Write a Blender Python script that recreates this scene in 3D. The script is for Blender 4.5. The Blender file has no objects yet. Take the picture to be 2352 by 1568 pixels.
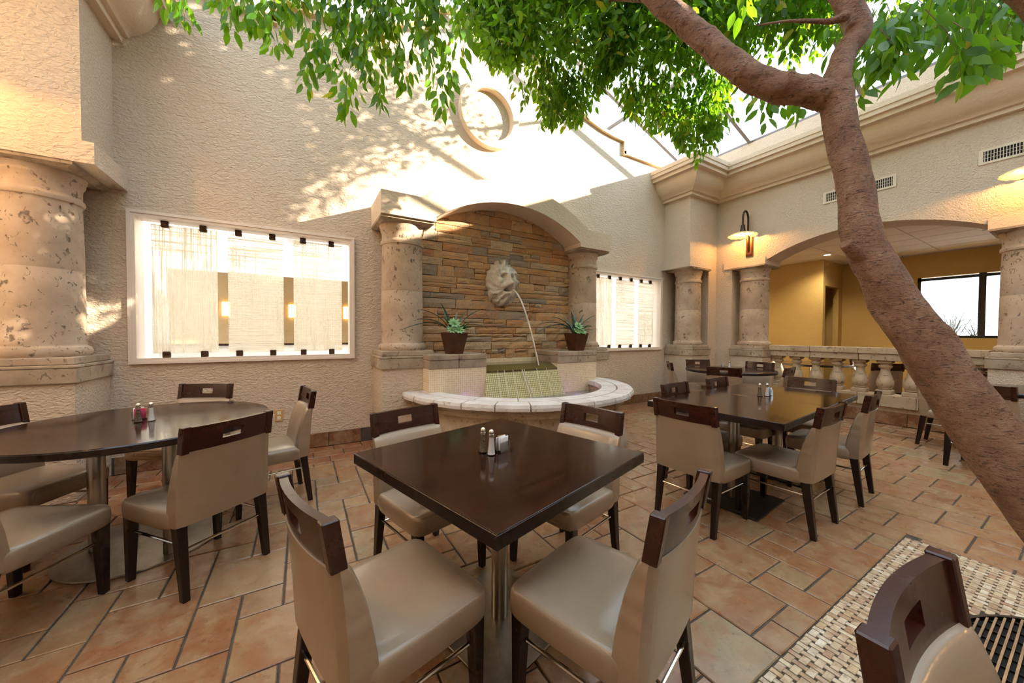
import bpy, bmesh, math, random
import numpy as np
from mathutils import Vector, Matrix

random.seed(11)
SC = bpy.context.scene
COL = SC.collection
PI = math.pi

# ------------------------------------------------------------------ camera
YAW, PITCH, ROLL = math.radians(30.63563814), math.radians(-1.14242652), math.radians(0.26224134)
FPX = 812.592
CAM = Vector((0.0, 0.0, 1.27))
fw = Vector((math.sin(YAW)*math.cos(PITCH), math.cos(YAW)*math.cos(PITCH), math.sin(PITCH)))
rt0 = Vector((math.cos(YAW), -math.sin(YAW), 0.0))
up0 = rt0.cross(fw)
rt = rt0*math.cos(ROLL) + up0*math.sin(ROLL)
up = -rt0*math.sin(ROLL) + up0*math.cos(ROLL)
cd = bpy.data.cameras.new('camera')
cd.sensor_fit = 'HORIZONTAL'; cd.sensor_width = 36.0; cd.lens = FPX*36/2352
cd.clip_start = 0.02; cd.clip_end = 200
cam = bpy.data.objects.new('camera', cd); COL.objects.link(cam)
m = Matrix.Identity(4)
for i in range(3):
    m[i][0] = rt[i]; m[i][1] = up[i]; m[i][2] = -fw[i]; m[i][3] = CAM[i]
cam.matrix_world = m
SC.camera = cam

# ------------------------------------------------------------------ sky, sun, exposure
w = bpy.data.worlds.new('world'); SC.world = w; w.use_nodes = True
bg = w.node_tree.nodes['Background']
bg.inputs['Color'].default_value = (0.72, 0.86, 1.0, 1); bg.inputs['Strength'].default_value = 2.4
sd = bpy.data.lights.new('sun', 'SUN'); sd.energy = 19.0; sd.angle = 0.011; sd.color = (1.0, 0.86, 0.66)
sun = bpy.data.objects.new('sun', sd); COL.objects.link(sun)
SUN = Vector((-1.0, 0.64, -0.41)).normalized()
sun.rotation_euler = SUN.to_track_quat('-Z', 'Y').to_euler(); sun.location = (12, -5, 9)
vs = SC.view_settings
vs.view_transform = 'Standard'; vs.look = 'None'; vs.gamma = 1.0; vs.use_curve_mapping = False
vs.exposure = 0.80
cy = SC.cycles
cy.max_bounces = 5; cy.diffuse_bounces = 4; cy.glossy_bounces = 2; cy.transmission_bounces = 3; cy.transparent_max_bounces = 24
cy.caustics_reflective = False; cy.caustics_refractive = False; cy.sample_clamp_indirect = 6.0
cy.use_adaptive_sampling = True; cy.adaptive_threshold = 0.07; cy.adaptive_min_samples = 12; cy.use_denoising = True

# ------------------------------------------------------------------ materials
def srgb(r, g, b):
    f = lambda c: (c/255/12.92) if c/255 <= 0.04045 else ((c/255+0.055)/1.055)**2.4
    return (f(r), f(g), f(b), 1)

class NT:
    """tiny node helper"""
    def __init__(s, name):
        s.m = bpy.data.materials.new(name); s.m.use_nodes = True
        s.t = s.m.node_tree; s.b = s.t.nodes['Principled BSDF']; s.out = s.t.nodes['Material Output']
    def n(s, typ, **kw):
        nd = s.t.nodes.new(typ)
        for k, v in kw.items():
            if k.startswith('i_'):
                nd.inputs[k[2:].replace('_', ' ')].default_value = v
            else:
                setattr(nd, k, v)
        return nd
    def l(s, a, b): s.t.links.new(a, b)
    def set(s, **kw):
        for k, v in kw.items():
            s.b.inputs[k.replace('_', ' ')].default_value = v
        return s
    def coord(s, which='Object', scale=(1, 1, 1)):
        tc = s.n('ShaderNodeTexCoord'); mp = s.n('ShaderNodeMapping')
        mp.inputs['Scale'].default_value = scale
        s.l(tc.outputs[which], mp.inputs['Vector']); return mp.outputs['Vector']
    def noise(s, vec, scale, detail=4, rough=0.55, dist=0.0):
        nd = s.n('ShaderNodeTexNoise'); nd.inputs['Scale'].default_value = scale
        nd.inputs['Detail'].default_value = detail; nd.inputs['Roughness'].default_value = rough
        nd.inputs['Distortion'].default_value = dist
        s.l(vec, nd.inputs['Vector']); return nd.outputs['Fac']
    def ramp(s, fac, stops):
        r = s.n('ShaderNodeValToRGB'); cr = r.color_ramp
        while len(cr.elements) > 1: cr.elements.remove(cr.elements[-1])
        cr.elements[0].position = stops[0][0]; cr.elements[0].color = stops[0][1]
        for p, c in stops[1:]:
            e = cr.elements.new(p); e.color = c
        s.l(fac, r.inputs['Fac']); return r.outputs['Color']
    def mix(s, fac, a, b, mode='MIX'):
        mx = s.n('ShaderNodeMix', data_type='RGBA', blend_type=mode)
        for sock, v in ((mx.inputs[0], fac), (mx.inputs[6], a), (mx.inputs[7], b)):
            if hasattr(v, 'is_linked'): s.l(v, sock)
            else: sock.default_value = v
        return mx.outputs[2]
    def color(s, c): s.l(c, s.b.inputs['Base Color']); return s
    def bump(s, h, strength=0.3, dist=0.01):
        b = s.n('ShaderNodeBump'); b.inputs['Strength'].default_value = strength; b.inputs['Distance'].default_value = dist
        s.l(h, b.inputs['Height']); s.l(b.outputs['Normal'], s.b.inputs['Normal']); return s
    def rough(s, sock): s.l(sock, s.b.inputs['Roughness']); return s

M = {}
BW = lambda a: (a, a, a, 1)

def stucco(name, c1, c2, bump=0.55, sc=38):
    t = NT(name); v = t.coord('Object')
    n1 = t.noise(v, 1.3, 3)
    t.color(t.ramp(n1, [(0.3, c1), (0.7, c2)]))
    mp = t.n('ShaderNodeMapping'); mp.inputs['Rotation'].default_value = (0.5, 0.7, 0.6); mp.inputs['Scale'].default_value = (1, 1.9, 1.9)
    t.l(v, mp.inputs['Vector'])
    n2 = t.noise(mp.outputs['Vector'], sc, 5, 0.5, 0.8)
    t.bump(n2, bump, 0.022); t.set(Roughness=0.85)
    return t.m
M['wall'] = stucco('stucco_beige', srgb(208, 187, 164), srgb(216, 196, 174), 1.0, 26)
M['wallsmooth'] = stucco('stucco_smooth', srgb(210, 188, 163), srgb(218, 197, 173), 0.45, 24)
M['yellow'] = stucco('stucco_yellow', srgb(198, 168, 104), srgb(206, 178, 116), 0.4, 30)
M['tan'] = stucco('plaster_tan', srgb(150, 116, 72), srgb(158, 124, 80), 0.2, 30)
M['white'] = stucco('plaster_white', srgb(244, 240, 232), srgb(248, 244, 238), 0.1, 30)

def stone(name, base, dark, light, pits=1.0):
    t = NT(name); v = t.coord('Object')
    n1 = t.noise(v, 3.0, 6, 0.6)
    c = t.ramp(n1, [(0.25, dark), (0.5, base), (0.75, light)])
    v2 = t.coord('Object', (1, 1, 0.75))
    vo = t.n('ShaderNodeTexVoronoi'); vo.inputs['Scale'].default_value = 11; vo.inputs['Randomness'].default_value = 1
    nd = t.noise(v2, 30, 3, 0.6)
    wob = t.n('ShaderNodeTexNoise'); wob.inputs['Scale'].default_value = 16; wob.inputs['Detail'].default_value = 3; t.l(v2, wob.inputs['Vector'])
    wv_ = t.n('ShaderNodeVectorMath', operation='MULTIPLY_ADD'); t.l(wob.outputs['Color'], wv_.inputs[0]); wv_.inputs[1].default_value = (0.11, 0.11, 0.14); t.l(v2, wv_.inputs[2])
    t.l(wv_.outputs[0], vo.inputs['Vector'])
    n3 = t.noise(v2, 22, 5, 0.7, 1.2)
    pit = t.ramp(n3, [(0.595, BW(0)), (0.645, BW(1))])
    pit2 = t.ramp(vo.outputs['Distance'], [(0.13, BW(1)), (0.24, BW(0))])
    gate = t.ramp(t.noise(v2, 7.0, 2), [(0.46, BW(0)), (0.50, BW(1))])
    p2 = t.mix(1.0, pit2, gate, 'MULTIPLY')
    pall = t.mix(1.0, pit, p2, 'LIGHTEN')
    fac = t.n('ShaderNodeMath', operation='MULTIPLY'); t.l(pall, fac.inputs[0]); fac.inputs[1].default_value = 0.85*pits
    c2 = t.mix(fac.outputs[0], c, srgb(92, 76, 64))
    t.color(c2)
    inv = t.n('ShaderNodeMath', operation='SUBTRACT'); inv.inputs[0].default_value = 1.0; t.l(pall, inv.inputs[1])
    fine = t.noise(v, 60, 4, 0.7)
    ad = t.n('ShaderNodeMath', operation='MULTIPLY_ADD'); t.l(fine, ad.inputs[0]); ad.inputs[1].default_value = 0.35; t.l(inv.outputs[0], ad.inputs[2])
    t.bump(ad.outputs[0], 0.5, 0.008); t.set(Roughness=0.85)
    return t.m
M['cantera'] = stone('cantera_stone', srgb(180, 157, 134), srgb(158, 134, 112), srgb(198, 178, 156))
M['cantera2'] = stone('cantera_stone_weathered', srgb(164, 144, 122), srgb(118, 100, 82), srgb(188, 170, 150), 0.7)
M['coping'] = stone('coping_stone', srgb(205, 194, 186), srgb(190, 172, 160), srgb(218, 210, 204), 0.25)
M['bowl'] = stone('bowl_stone', srgb(176, 158, 136), srgb(120, 98, 74), srgb(196, 182, 162), 0.9)
M['balstone'] = stone('baluster_stone', srgb(178, 156, 128), srgb(152, 130, 104), srgb(194, 174, 148), 0.7)

def veneer():
    t = NT('stone_veneer'); v = t.coord('Object')
    oi = t.n('ShaderNodeObjectInfo')
    c = t.ramp(oi.outputs['Random'], [(0.0, srgb(196, 140, 86)), (0.16, srgb(208, 156, 102)), (0.34, srgb(220, 176, 126)), (0.5, srgb(200, 148, 96)),
                                      (0.66, srgb(216, 188, 152)), (0.78, srgb(184, 160, 132)), (0.87, srgb(146, 136, 126)), (0.94, srgb(208, 146, 92)), (1, srgb(224, 200, 164))])
    vg = t.coord('Generated', (2.5, 1, 1.2))
    addv = t.n('ShaderNodeVectorMath', operation='ADD'); t.l(vg, addv.inputs[0])
    cmb = t.n('ShaderNodeCombineXYZ'); mul = t.n('ShaderNodeMath', operation='MULTIPLY'); t.l(oi.outputs['Random'], mul.inputs[0]); mul.inputs[1].default_value = 40
    t.l(mul.outputs[0], cmb.inputs[0]); t.l(mul.outputs[0], cmb.inputs[2]); t.l(cmb.outputs[0], addv.inputs[1])
    vv = addv.outputs[0]
    n = t.noise(vv, 1.6, 6, 0.65)
    f = t.ramp(n, [(0.42, BW(0)), (0.68, BW(0.75))])
    c2 = t.mix(f, c, srgb(166, 150, 134))
    f2 = t.ramp(t.noise(vv, 3.1, 4), [(0.55, BW(0)), (0.75, BW(0.6))])
    c3 = t.mix(f2, c2, srgb(214, 156, 94))
    t.color(c3)
    mp = t.n('ShaderNodeMapping'); mp.inputs['Rotation'].default_value = (0, 0.5, 0); mp.inputs['Scale'].default_value = (3, 1, 1); t.l(vv, mp.inputs['Vector'])
    t.bump(t.noise(mp.outputs['Vector'], 3.4, 5, 0.7), 0.9, 0.02); t.set(Roughness=0.9)
    return t.m
M['veneer'] = veneer()

def terracotta(name, cols, refl=0.22):
    t = NT(name); oi = t.n('ShaderNodeObjectInfo')
    v = t.coord('Object')
    geo = t.n('ShaderNodeNewGeometry')
    rnd = t.n('ShaderNodeMath', operation='ADD'); t.l(oi.outputs['Random'], rnd.inputs[0]); t.l(geo.outputs['Random Per Island'], rnd.inputs[1])
    fr = t.n('ShaderNodeMath', operation='FRACT'); t.l(rnd.outputs[0], fr.inputs[0])
    n = len(cols)
    c = t.ramp(fr.outputs[0], [(i/(n-1), k) for i, k in enumerate(cols)])
    cmb = t.n('ShaderNodeCombineXYZ'); mul = t.n('ShaderNodeMath', operation='MULTIPLY'); t.l(fr.outputs[0], mul.inputs[0]); mul.inputs[1].default_value = 37
    t.l(mul.outputs[0], cmb.inputs[0]); t.l(mul.outputs[0], cmb.inputs[1])
    av = t.n('ShaderNodeVectorMath', operation='ADD'); t.l(v, av.inputs[0]); t.l(cmb.outputs[0], av.inputs[1]); vv = av.outputs[0]
    f = t.ramp(t.noise(vv, 8, 6, 0.7, 0.6), [(0.40, BW(0)), (0.62, BW(0.85))])
    c2 = t.mix(f, c, srgb(160, 130, 96))
    f2 = t.ramp(t.noise(vv, 5.5, 6, 0.7, 1.0), [(0.47, BW(0)), (0.66, BW(0.75))])
    c3 = t.mix(f2, c2, srgb(142, 90, 56))
    f3 = t.ramp(t.noise(vv, 26, 4, 0.75), [(0.57, BW(0)), (0.70, BW(0.6))])
    c4 = t.mix(f3, c3, srgb(96, 66, 44))
    t.color(c4)
    r = t.ramp(t.noise(vv, 9, 4), [(0.3, BW(refl)), (0.7, BW(refl+0.16))]); t.rough(r)
    t.bump(t.noise(vv, 18, 3, 0.6), 0.18, 0.006)
    t.set(Specular_IOR_Level=0.5)
    return t.m
M['tile'] = terracotta('terracotta_tile', [srgb(134, 86, 54), srgb(148, 108, 72), srgb(134, 102, 70), srgb(142, 94, 62), srgb(140, 124, 92), srgb(146, 104, 68), srgb(130, 82, 52), srgb(152, 120, 84)])
M['tiledark'] = terracotta('terracotta_border', [srgb(132, 74, 44), srgb(144, 82, 50), srgb(122, 68, 42), srgb(136, 78, 52)], 0.3)
M['tilebase'] = terracotta('terracotta_baseboard', [srgb(112, 64, 38), srgb(120, 70, 42), srgb(106, 60, 36)], 0.4)
M['mosaic'] = terracotta('mosaic_marble', [srgb(222, 206, 180), srgb(212, 192, 160), srgb(226, 214, 194), srgb(196, 166, 126), srgb(218, 200, 170), srgb(206, 184, 150), srgb(222, 208, 184)], 0.4)
M['dot'] = NT('mosaic_dot').set(Base_Color=srgb(160, 132, 98), Roughness=0.6).m
t = NT('grout'); t.color(t.ramp(t.noise(t.coord('Object'), 20, 4), [(0.3, srgb(66, 60, 54)), (0.7, srgb(86, 78, 70))])); t.set(Roughness=0.95); M['grout'] = t.m
t = NT('grout_light'); t.set(Base_Color=srgb(70, 60, 46), Roughness=0.95); M['grout2'] = t.m

def glassmosaic(name, c1, c2, mortar):
    t = NT(name); tc = t.n('ShaderNodeTexCoord'); sx = t.n('ShaderNodeSeparateXYZ'); t.l(tc.outputs['Object'], sx.inputs[0])
    cb = t.n('ShaderNodeCombineXYZ'); t.l(sx.outputs[0], cb.inputs[0]); t.l(sx.outputs[2], cb.inputs[1])
    br = t.n('ShaderNodeTexBrick', offset=0.0, squash=1.0)
    br.inputs['Scale'].default_value = 1.0; br.inputs['Brick Width'].default_value = 0.0245; br.inputs['Row Height'].default_value = 0.0245
    br.inputs['Mortar Size'].default_value = 0.0022; br.inputs['Mortar Smooth'].default_value = 0.1; br.inputs['Bias'].default_value = 0.0
    br.inputs['Color1'].default_value = c1; br.inputs['Color2'].default_value = c2; br.inputs['Mortar'].default_value = mortar
    t.l(cb.outputs[0], br.inputs['Vector']); t.color(br.outputs['Color'])
    inv = t.n('ShaderNodeMath', operation='SUBTRACT'); inv.inputs[0].default_value = 1; t.l(br.outputs['Fac'], inv.inputs[1])
    t.bump(inv.outputs[0], 0.4, 0.003); t.set(Roughness=0.25)
    return t.m
M['gmos'] = glassmosaic('glass_mosaic_cream', srgb(226, 206, 172), srgb(214, 188, 146), srgb(236, 222, 196))
M['gmosg'] = glassmosaic('glass_mosaic_green', srgb(214, 206, 160), srgb(196, 190, 140), srgb(116, 104, 66))

def wood(name, c1, c2, rough=0.28, coat=0.5):
    t = NT(name); v = t.coord('Object', (1.2, 9, 9))
    n = t.noise(v, 2.2, 6, 0.6, 0.4)
    t.color(t.ramp(n, [(0.25, c1), (0.75, c2)]))
    t.rough(t.ramp(t.noise(t.coord('Object'), 7, 5), [(0.3, BW(rough)), (0.7, BW(rough+0.07))]))
    t.set(Coat_Weight=coat, Coat_Roughness=0.12)
    t.bump(n, 0.04, 0.002); return t.m
M['table'] = wood('table_wood', srgb(28, 13, 9), srgb(48, 24, 17), 0.085, 0.0)
M['tabledge'] = wood('table_edge', srgb(20, 11, 9), srgb(32, 18, 14), 0.25, 0.0)
M['chairwood'] = wood('chair_wood', srgb(36, 13, 8), srgb(58, 24, 13), 0.22, 0.0)
M['legwood'] = wood('leg_wood', srgb(17, 9, 7), srgb(28, 15, 12), 0.26, 0.0)

def vinyl(direction='X'):
    t = NT('vinyl_upholstery'); v = t.coord('Object')
    n = t.noise(v, 4, 4)
    t.color(t.ramp(n, [(0.3, srgb(150, 127, 102)), (0.7, srgb(162, 139, 114))]))
    wv = t.n('ShaderNodeTexWave', bands_direction=direction); wv.inputs['Scale'].default_value = 210; wv.inputs['Distortion'].default_value = 0.0
    t.l(v, wv.inputs['Vector'])
    fine = t.noise(t.coord('Object', (400, 30, 30)), 1.0, 2)
    ad = t.n('ShaderNodeMath', operation='ADD'); t.l(wv.outputs['Fac'], ad.inputs[0]); t.l(fine, ad.inputs[1])
    t.bump(ad.outputs[0], 0.4, 0.004)
    t.set(Roughness=0.40, Metallic=0.35, Specular_IOR_Level=0.7, Coat_Weight=1.0, Coat_Roughness=0.22); return t.m
M['vinyl'] = vinyl(); M['vinylseat'] = vinyl('Y')
t = NT('brushed_steel'); t.color(t.ramp(t.noise(t.coord('Object', (40, 40, 2)), 2, 5), [(0.3, srgb(150, 144, 136)), (0.7, srgb(196, 190, 182))])); t.set(Metallic=1.0, Roughness=0.3); M['steel'] = t.m
t = NT('steel_plate'); t.color(t.ramp(t.noise(t.coord('Object'), 5, 6, 0.7), [(0.3, srgb(120, 112, 102)), (0.7, srgb(164, 156, 144))])); t.set(Metallic=0.9, Roughness=0.34); M['plate'] = t.m
M['blackplate'] = NT('black_base').set(Base_Color=srgb(48, 44, 40), Metallic=0.6, Roughness=0.42).m
M['chrome'] = NT('chrome').set(Base_Color=srgb(214, 208, 198), Metallic=1.0, Roughness=0.14).m
M['bronze'] = NT('bronze').set(Base_Color=srgb(74, 56, 44), Metallic=0.75, Roughness=0.4).m
M['copper'] = NT('copper_plate').set(Base_Color=srgb(124, 76, 48), Metallic=0.7, Roughness=0.4).m
M['frame'] = NT('window_trim_paint').set(Base_Color=srgb(228, 212, 198), Roughness=0.45).m
M['vent'] = NT('vent_paint').set(Base_Color=srgb(214, 198, 176), Roughness=0.5).m
M['dark'] = NT('dark_void').set(Base_Color=srgb(26, 22, 20), Roughness=0.9).m
M['rafter'] = NT('rafter_paint').set(Base_Color=srgb(120, 112, 110), Roughness=0.5, Metallic=0.3).m
M['darkframe'] = NT('dark_aluminium').set(Base_Color=srgb(46, 46, 46), Roughness=0.4, Metallic=0.3).m
M['trim'] = NT('gable_trim').set(Base_Color=srgb(206, 180, 140), Roughness=0.7).m
M['ceil'] = stucco('ceiling_tile', srgb(226, 218, 202), srgb(232, 226, 212), 0.12, 90)
M['porcelain'] = NT('salt_white').set(Base_Color=srgb(236, 234, 238), Roughness=0.25).m
M['paper'] = NT('packet_paper').set(Base_Color=srgb(240, 238, 236), Roughness=0.7).m
M['paperblue'] = NT('packet_blue').set(Base_Color=srgb(120, 160, 214), Roughness=0.7).m
M['paperpink'] = NT('packet_pink').set(Base_Color=srgb(214, 60, 108), Roughness=0.7).m
M['paperbrown'] = NT('packet_brown').set(Base_Color=srgb(188, 146, 96), Roughness=0.7).m
t = NT('pepper'); t.color(t.ramp(t.noise(t.coord('Object'), 260, 3, 0.7), [(0.4, srgb(48, 40, 34)), (0.62, srgb(150, 134, 108))])); t.set(Roughness=0.6); M['pepper'] = t.m
M['plasticivory'] = NT('outlet_ivory').set(Base_Color=srgb(240, 230, 210), Roughness=0.4).m
M['outletplate'] = NT('outlet_tan').set(Base_Color=srgb(206, 164, 104), Roughness=0.4).m
t = NT('pot_bronze'); t.color(t.ramp(t.noise(t.coord('Object'), 9, 5), [(0.3, srgb(66, 38, 26)), (0.7, srgb(92, 54, 36))])); t.set(Metallic=0.35, Roughness=0.42); M['pot'] = t.m
t = NT('succulent_blue'); t.color(t.ramp(t.noise(t.coord('Object'), 14, 3), [(0.3, srgb(54, 84, 78)), (0.7, srgb(88, 118, 108))])); t.set(Roughness=0.5); M['agave'] = t.m
M['rosette'] = NT('succulent_pale').set(Base_Color=srgb(132, 176, 120), Roughness=0.5).m
M['aloe'] = NT('succulent_green').set(Base_Color=srgb(60, 110, 42), Roughness=0.45).m
t = NT('carved_stone'); t.color(t.ramp(t.noise(t.coord('Object'), 9, 6, 0.7), [(0.3, srgb(178, 166, 150)), (0.7, srgb(216, 208, 194))])); t.bump(t.noise(t.coord('Object'), 60, 5, 0.7), 0.5, 0.006); t.set(Roughness=0.85); M['lion'] = t.m

def leafmat(name, c1, c2, tr):
    t = NT(name); oi = t.n('ShaderNodeObjectInfo'); geo = t.n('ShaderNodeNewGeometry')
    rnd = t.n('ShaderNodeMath', operation='ADD'); t.l(oi.outputs['Random'], rnd.inputs[0]); t.l(geo.outputs['Random Per Island'], rnd.inputs[1])
    fr = t.n('ShaderNodeMath', operation='FRACT'); t.l(rnd.outputs[0], fr.inputs[0])
    c = t.ramp(fr.outputs[0], [(0, c1), (0.8, c2), (0.96, srgb(120, 150, 30)), (1, srgb(170, 140, 50))])
    t.color(c); t.set(Roughness=0.4, Specular_IOR_Level=0.35)
    tl = t.n('ShaderNodeBsdfTranslucent')
    ct = t.mix(1.0, c, tr, 'ADD'); t.l(ct, tl.inputs['Color'])
    ms = t.n('ShaderNodeMixShader'); ms.inputs[0].default_value = 0.5
    t.l(t.b.outputs[0], ms.inputs[1]); t.l(tl.outputs[0], ms.inputs[2]); t.l(ms.outputs[0], t.out.inputs['Surface'])
    return t.m
M['leaf'] = leafmat('ficus_leaf', srgb(40, 84, 20), srgb(74, 124, 32), (0.16, 0.30, 0.0, 1))
def bark():
    t = NT('ficus_bark'); v = t.coord('Object')
    n = t.noise(v, 9, 6, 0.7); c = t.ramp(n, [(0.28, srgb(150, 100, 66)), (0.5, srgb(194, 138, 100)), (0.72, srgb(220, 174, 136))])
    v2 = t.coord('Object', (9, 9, 34))
    n2 = t.noise(v2, 3.0, 5, 0.75, 1.6)
    f = t.ramp(n2, [(0.52, BW(0)), (0.62, BW(0.85))]); c2 = t.mix(f, c, srgb(92, 54, 34))
    f2 = t.ramp(t.noise(t.coord('Object', (4, 4, 6)), 2.6, 3, 0.5, 0.8), [(0.70, BW(0)), (0.74, BW(0.8))]); c3 = t.mix(f2, c2, srgb(62, 42, 32))
    f4 = t.ramp(t.noise(v, 120, 3, 0.7), [(0.60, BW(0)), (0.68, BW(0.6))]); c4 = t.mix(f4, c3, srgb(206, 168, 132))
    t.color(c4)
    ad = t.n('ShaderNodeMath', operation='MULTIPLY_ADD'); t.l(n2, ad.inputs[0]); ad.inputs[1].default_value = 1.5; t.l(t.noise(v, 55, 5, 0.8), ad.inputs[2])
    t.bump(ad.outputs[0], 1.0, 0.032); t.set(Roughness=0.62); return t.m
M['bark'] = bark()
M['twig'] = NT('twig').set(Base_Color=srgb(110, 84, 54), Roughness=0.8).m

def thin_glass(name, tint, refl):
    t = NT(name); tr = t.n('ShaderNodeBsdfTransparent'); tr.inputs['Color'].default_value = tint
    gl = t.n('ShaderNodeBsdfGlossy'); gl.inputs['Roughness'].default_value = 0.03
    fz = t.n('ShaderNodeFresnel'); fz.inputs['IOR'].default_value = 1.3
    ms = t.n('ShaderNodeMixShader'); mu = t.n('ShaderNodeMath', operation='MULTIPLY'); t.l(fz.outputs[0], mu.inputs[0]); mu.inputs[1].default_value = refl
    t.l(mu.outputs[0], ms.inputs[0]); t.l(tr.outputs[0], ms.inputs[1]); t.l(gl.outputs[0], ms.inputs[2]); t.l(ms.outputs[0], t.out.inputs['Surface'])
    return t.m
M['skyglass'] = thin_glass('skylight_glass', (0.96, 0.97, 0.97, 1), 0.5)
M['winglass'] = thin_glass('window_glass', (0.97, 0.98, 0.98, 1), 0.6)
M['clearglass'] = thin_glass('tableware_glass', (0.995, 0.995, 0.99, 1), 0.7)
def panelmat(name, sx, sz, mainv):
    t = NT(name)
    a = t.noise(t.coord('Object', (sx, 1, 1.2)), 1.0, 4, 0.7); b = t.noise(t.coord('Object', (1.2, 1, sz)), 1.0, 4, 0.7)
    blot = t.ramp(t.noise(t.coord('Object', (2.2, 1, 2.2)), 1.0, 2), [(0.45, BW(0.82)), (0.6, BW(1))])
    weak = t.n('ShaderNodeMath', operation='MULTIPLY'); t.l(b if mainv else a, weak.inputs[0]); t.l(blot, weak.inputs[1])
    mx = t.n('ShaderNodeMath', operation='MAXIMUM'); t.l(a if mainv else b, mx.inputs[0]); t.l(weak.outputs[0], mx.inputs[1])
    f = t.ramp(mx.outputs[0], [(0.5, BW(0.42)), (0.56, BW(0.97))])
    tl = t.n('ShaderNodeBsdfTranslucent'); tl.inputs['Color'].default_value = (0.66, 0.61, 0.52, 1)
    df = t.n('ShaderNodeBsdfDiffuse'); df.inputs['Color'].default_value = (0.6, 0.52, 0.40, 1)
    m1 = t.n('ShaderNodeMixShader'); m1.inputs[0].default_value = 0.1; t.l(tl.outputs[0], m1.inputs[1]); t.l(df.outputs[0], m1.inputs[2])
    tr = t.n('ShaderNodeBsdfTransparent'); ms = t.n('ShaderNodeMixShader')
    t.l(f, ms.inputs[0]); t.l(tr.outputs[0], ms.inputs[1]); t.l(m1.outputs[0], ms.inputs[2]); t.l(ms.outputs[0], t.out.inputs['Surface'])
    return t.m
M['panelv'] = panelmat('woven_panel_vertical', 150, 160, True)
M['panelh'] = panelmat('woven_panel_horizontal', 150, 160, False)
def water(name, tint, rough=0.03):
    t = NT(name); t.set(Base_Color=tint, Roughness=rough, Specular_IOR_Level=0.6)
    t.bump(t.noise(t.coord('Object'), 22, 3), 0.25, 0.01); return t.m
M['water'] = water('pool_water', srgb(96, 84, 44))
M['water2'] = water('basin_water', srgb(120, 112, 108))
t = NT('water_jet'); tr = t.n('ShaderNodeBsdfTransparent'); tl = t.n('ShaderNodeBsdfTranslucent'); tl.inputs['Color'].default_value = (1, 1, 1, 1)
t.set(Base_Color=srgb(236, 232, 224), Roughness=0.08)
ms = t.n('ShaderNodeMixShader'); ms.inputs[0].default_value = 0.55; t.l(tr.outputs[0], ms.inputs[1]); t.l(t.b.outputs[0], ms.inputs[2]); t.l(ms.outputs[0], t.out.inputs['Surface']); M['jet'] = t.m
def emis(name, c, s):
    t = NT(name); e = t.n('ShaderNodeEmission'); e.inputs['Color'].default_value = c; e.inputs['Strength'].default_value = s
    t.l(e.outputs[0], t.out.inputs['Surface']); return t.m
M['bulb'] = emis('bulb_warm', (1.0, 0.52, 0.15, 1), 520)
M['lampglow'] = emis('sconce_glow', (1.0, 0.66, 0.16, 1), 6)
M['downlight'] = emis('downlight_glow', (1.0, 0.78, 0.48, 1), 40)
t = NT('shade_enamel'); t.set(Base_Color=srgb(248, 226, 160), Roughness=0.35)
tl = t.n('ShaderNodeBsdfTranslucent'); tl.inputs['Color'].default_value = (1.0, 0.78, 0.36, 1)
ms = t.n('ShaderNodeMixShader'); ms.inputs[0].default_value = 0.12; t.l(t.b.outputs[0], ms.inputs[1]); t.l(tl.outputs[0], ms.inputs[2]); t.l(ms.outputs[0], t.out.inputs['Surface']); M['shade'] = t.m
M['grass'] = NT('grass_blade').set(Base_Color=srgb(70, 80, 52), Roughness=0.6).m
M['ledpurple'] = M['gmos']

# ------------------------------------------------------------------ helpers
def link(o, parent=None):
    COL.objects.link(o)
    if parent is not None: o.parent = parent
    return o
def tag(o, label=None, cat=None, group=None, kind=None):
    if label: o['label'] = label
    if cat: o['category'] = cat
    if group: o['group'] = group
    if kind: o['kind'] = kind
    return o
def empty(name, loc=(0, 0, 0), rz=0.0):
    o = bpy.data.objects.new(name, None); o.empty_display_size = 0.1
    o.location = loc; o.rotation_euler = (0, 0, rz); return link(o)
def inst(name, me, parent=None, loc=(0, 0, 0), rot=(0, 0, 0), sc=(1, 1, 1)):
    o = bpy.data.objects.new(name, me); o.location = loc; o.rotation_euler = rot; o.scale = sc; return link(o, parent)

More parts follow.
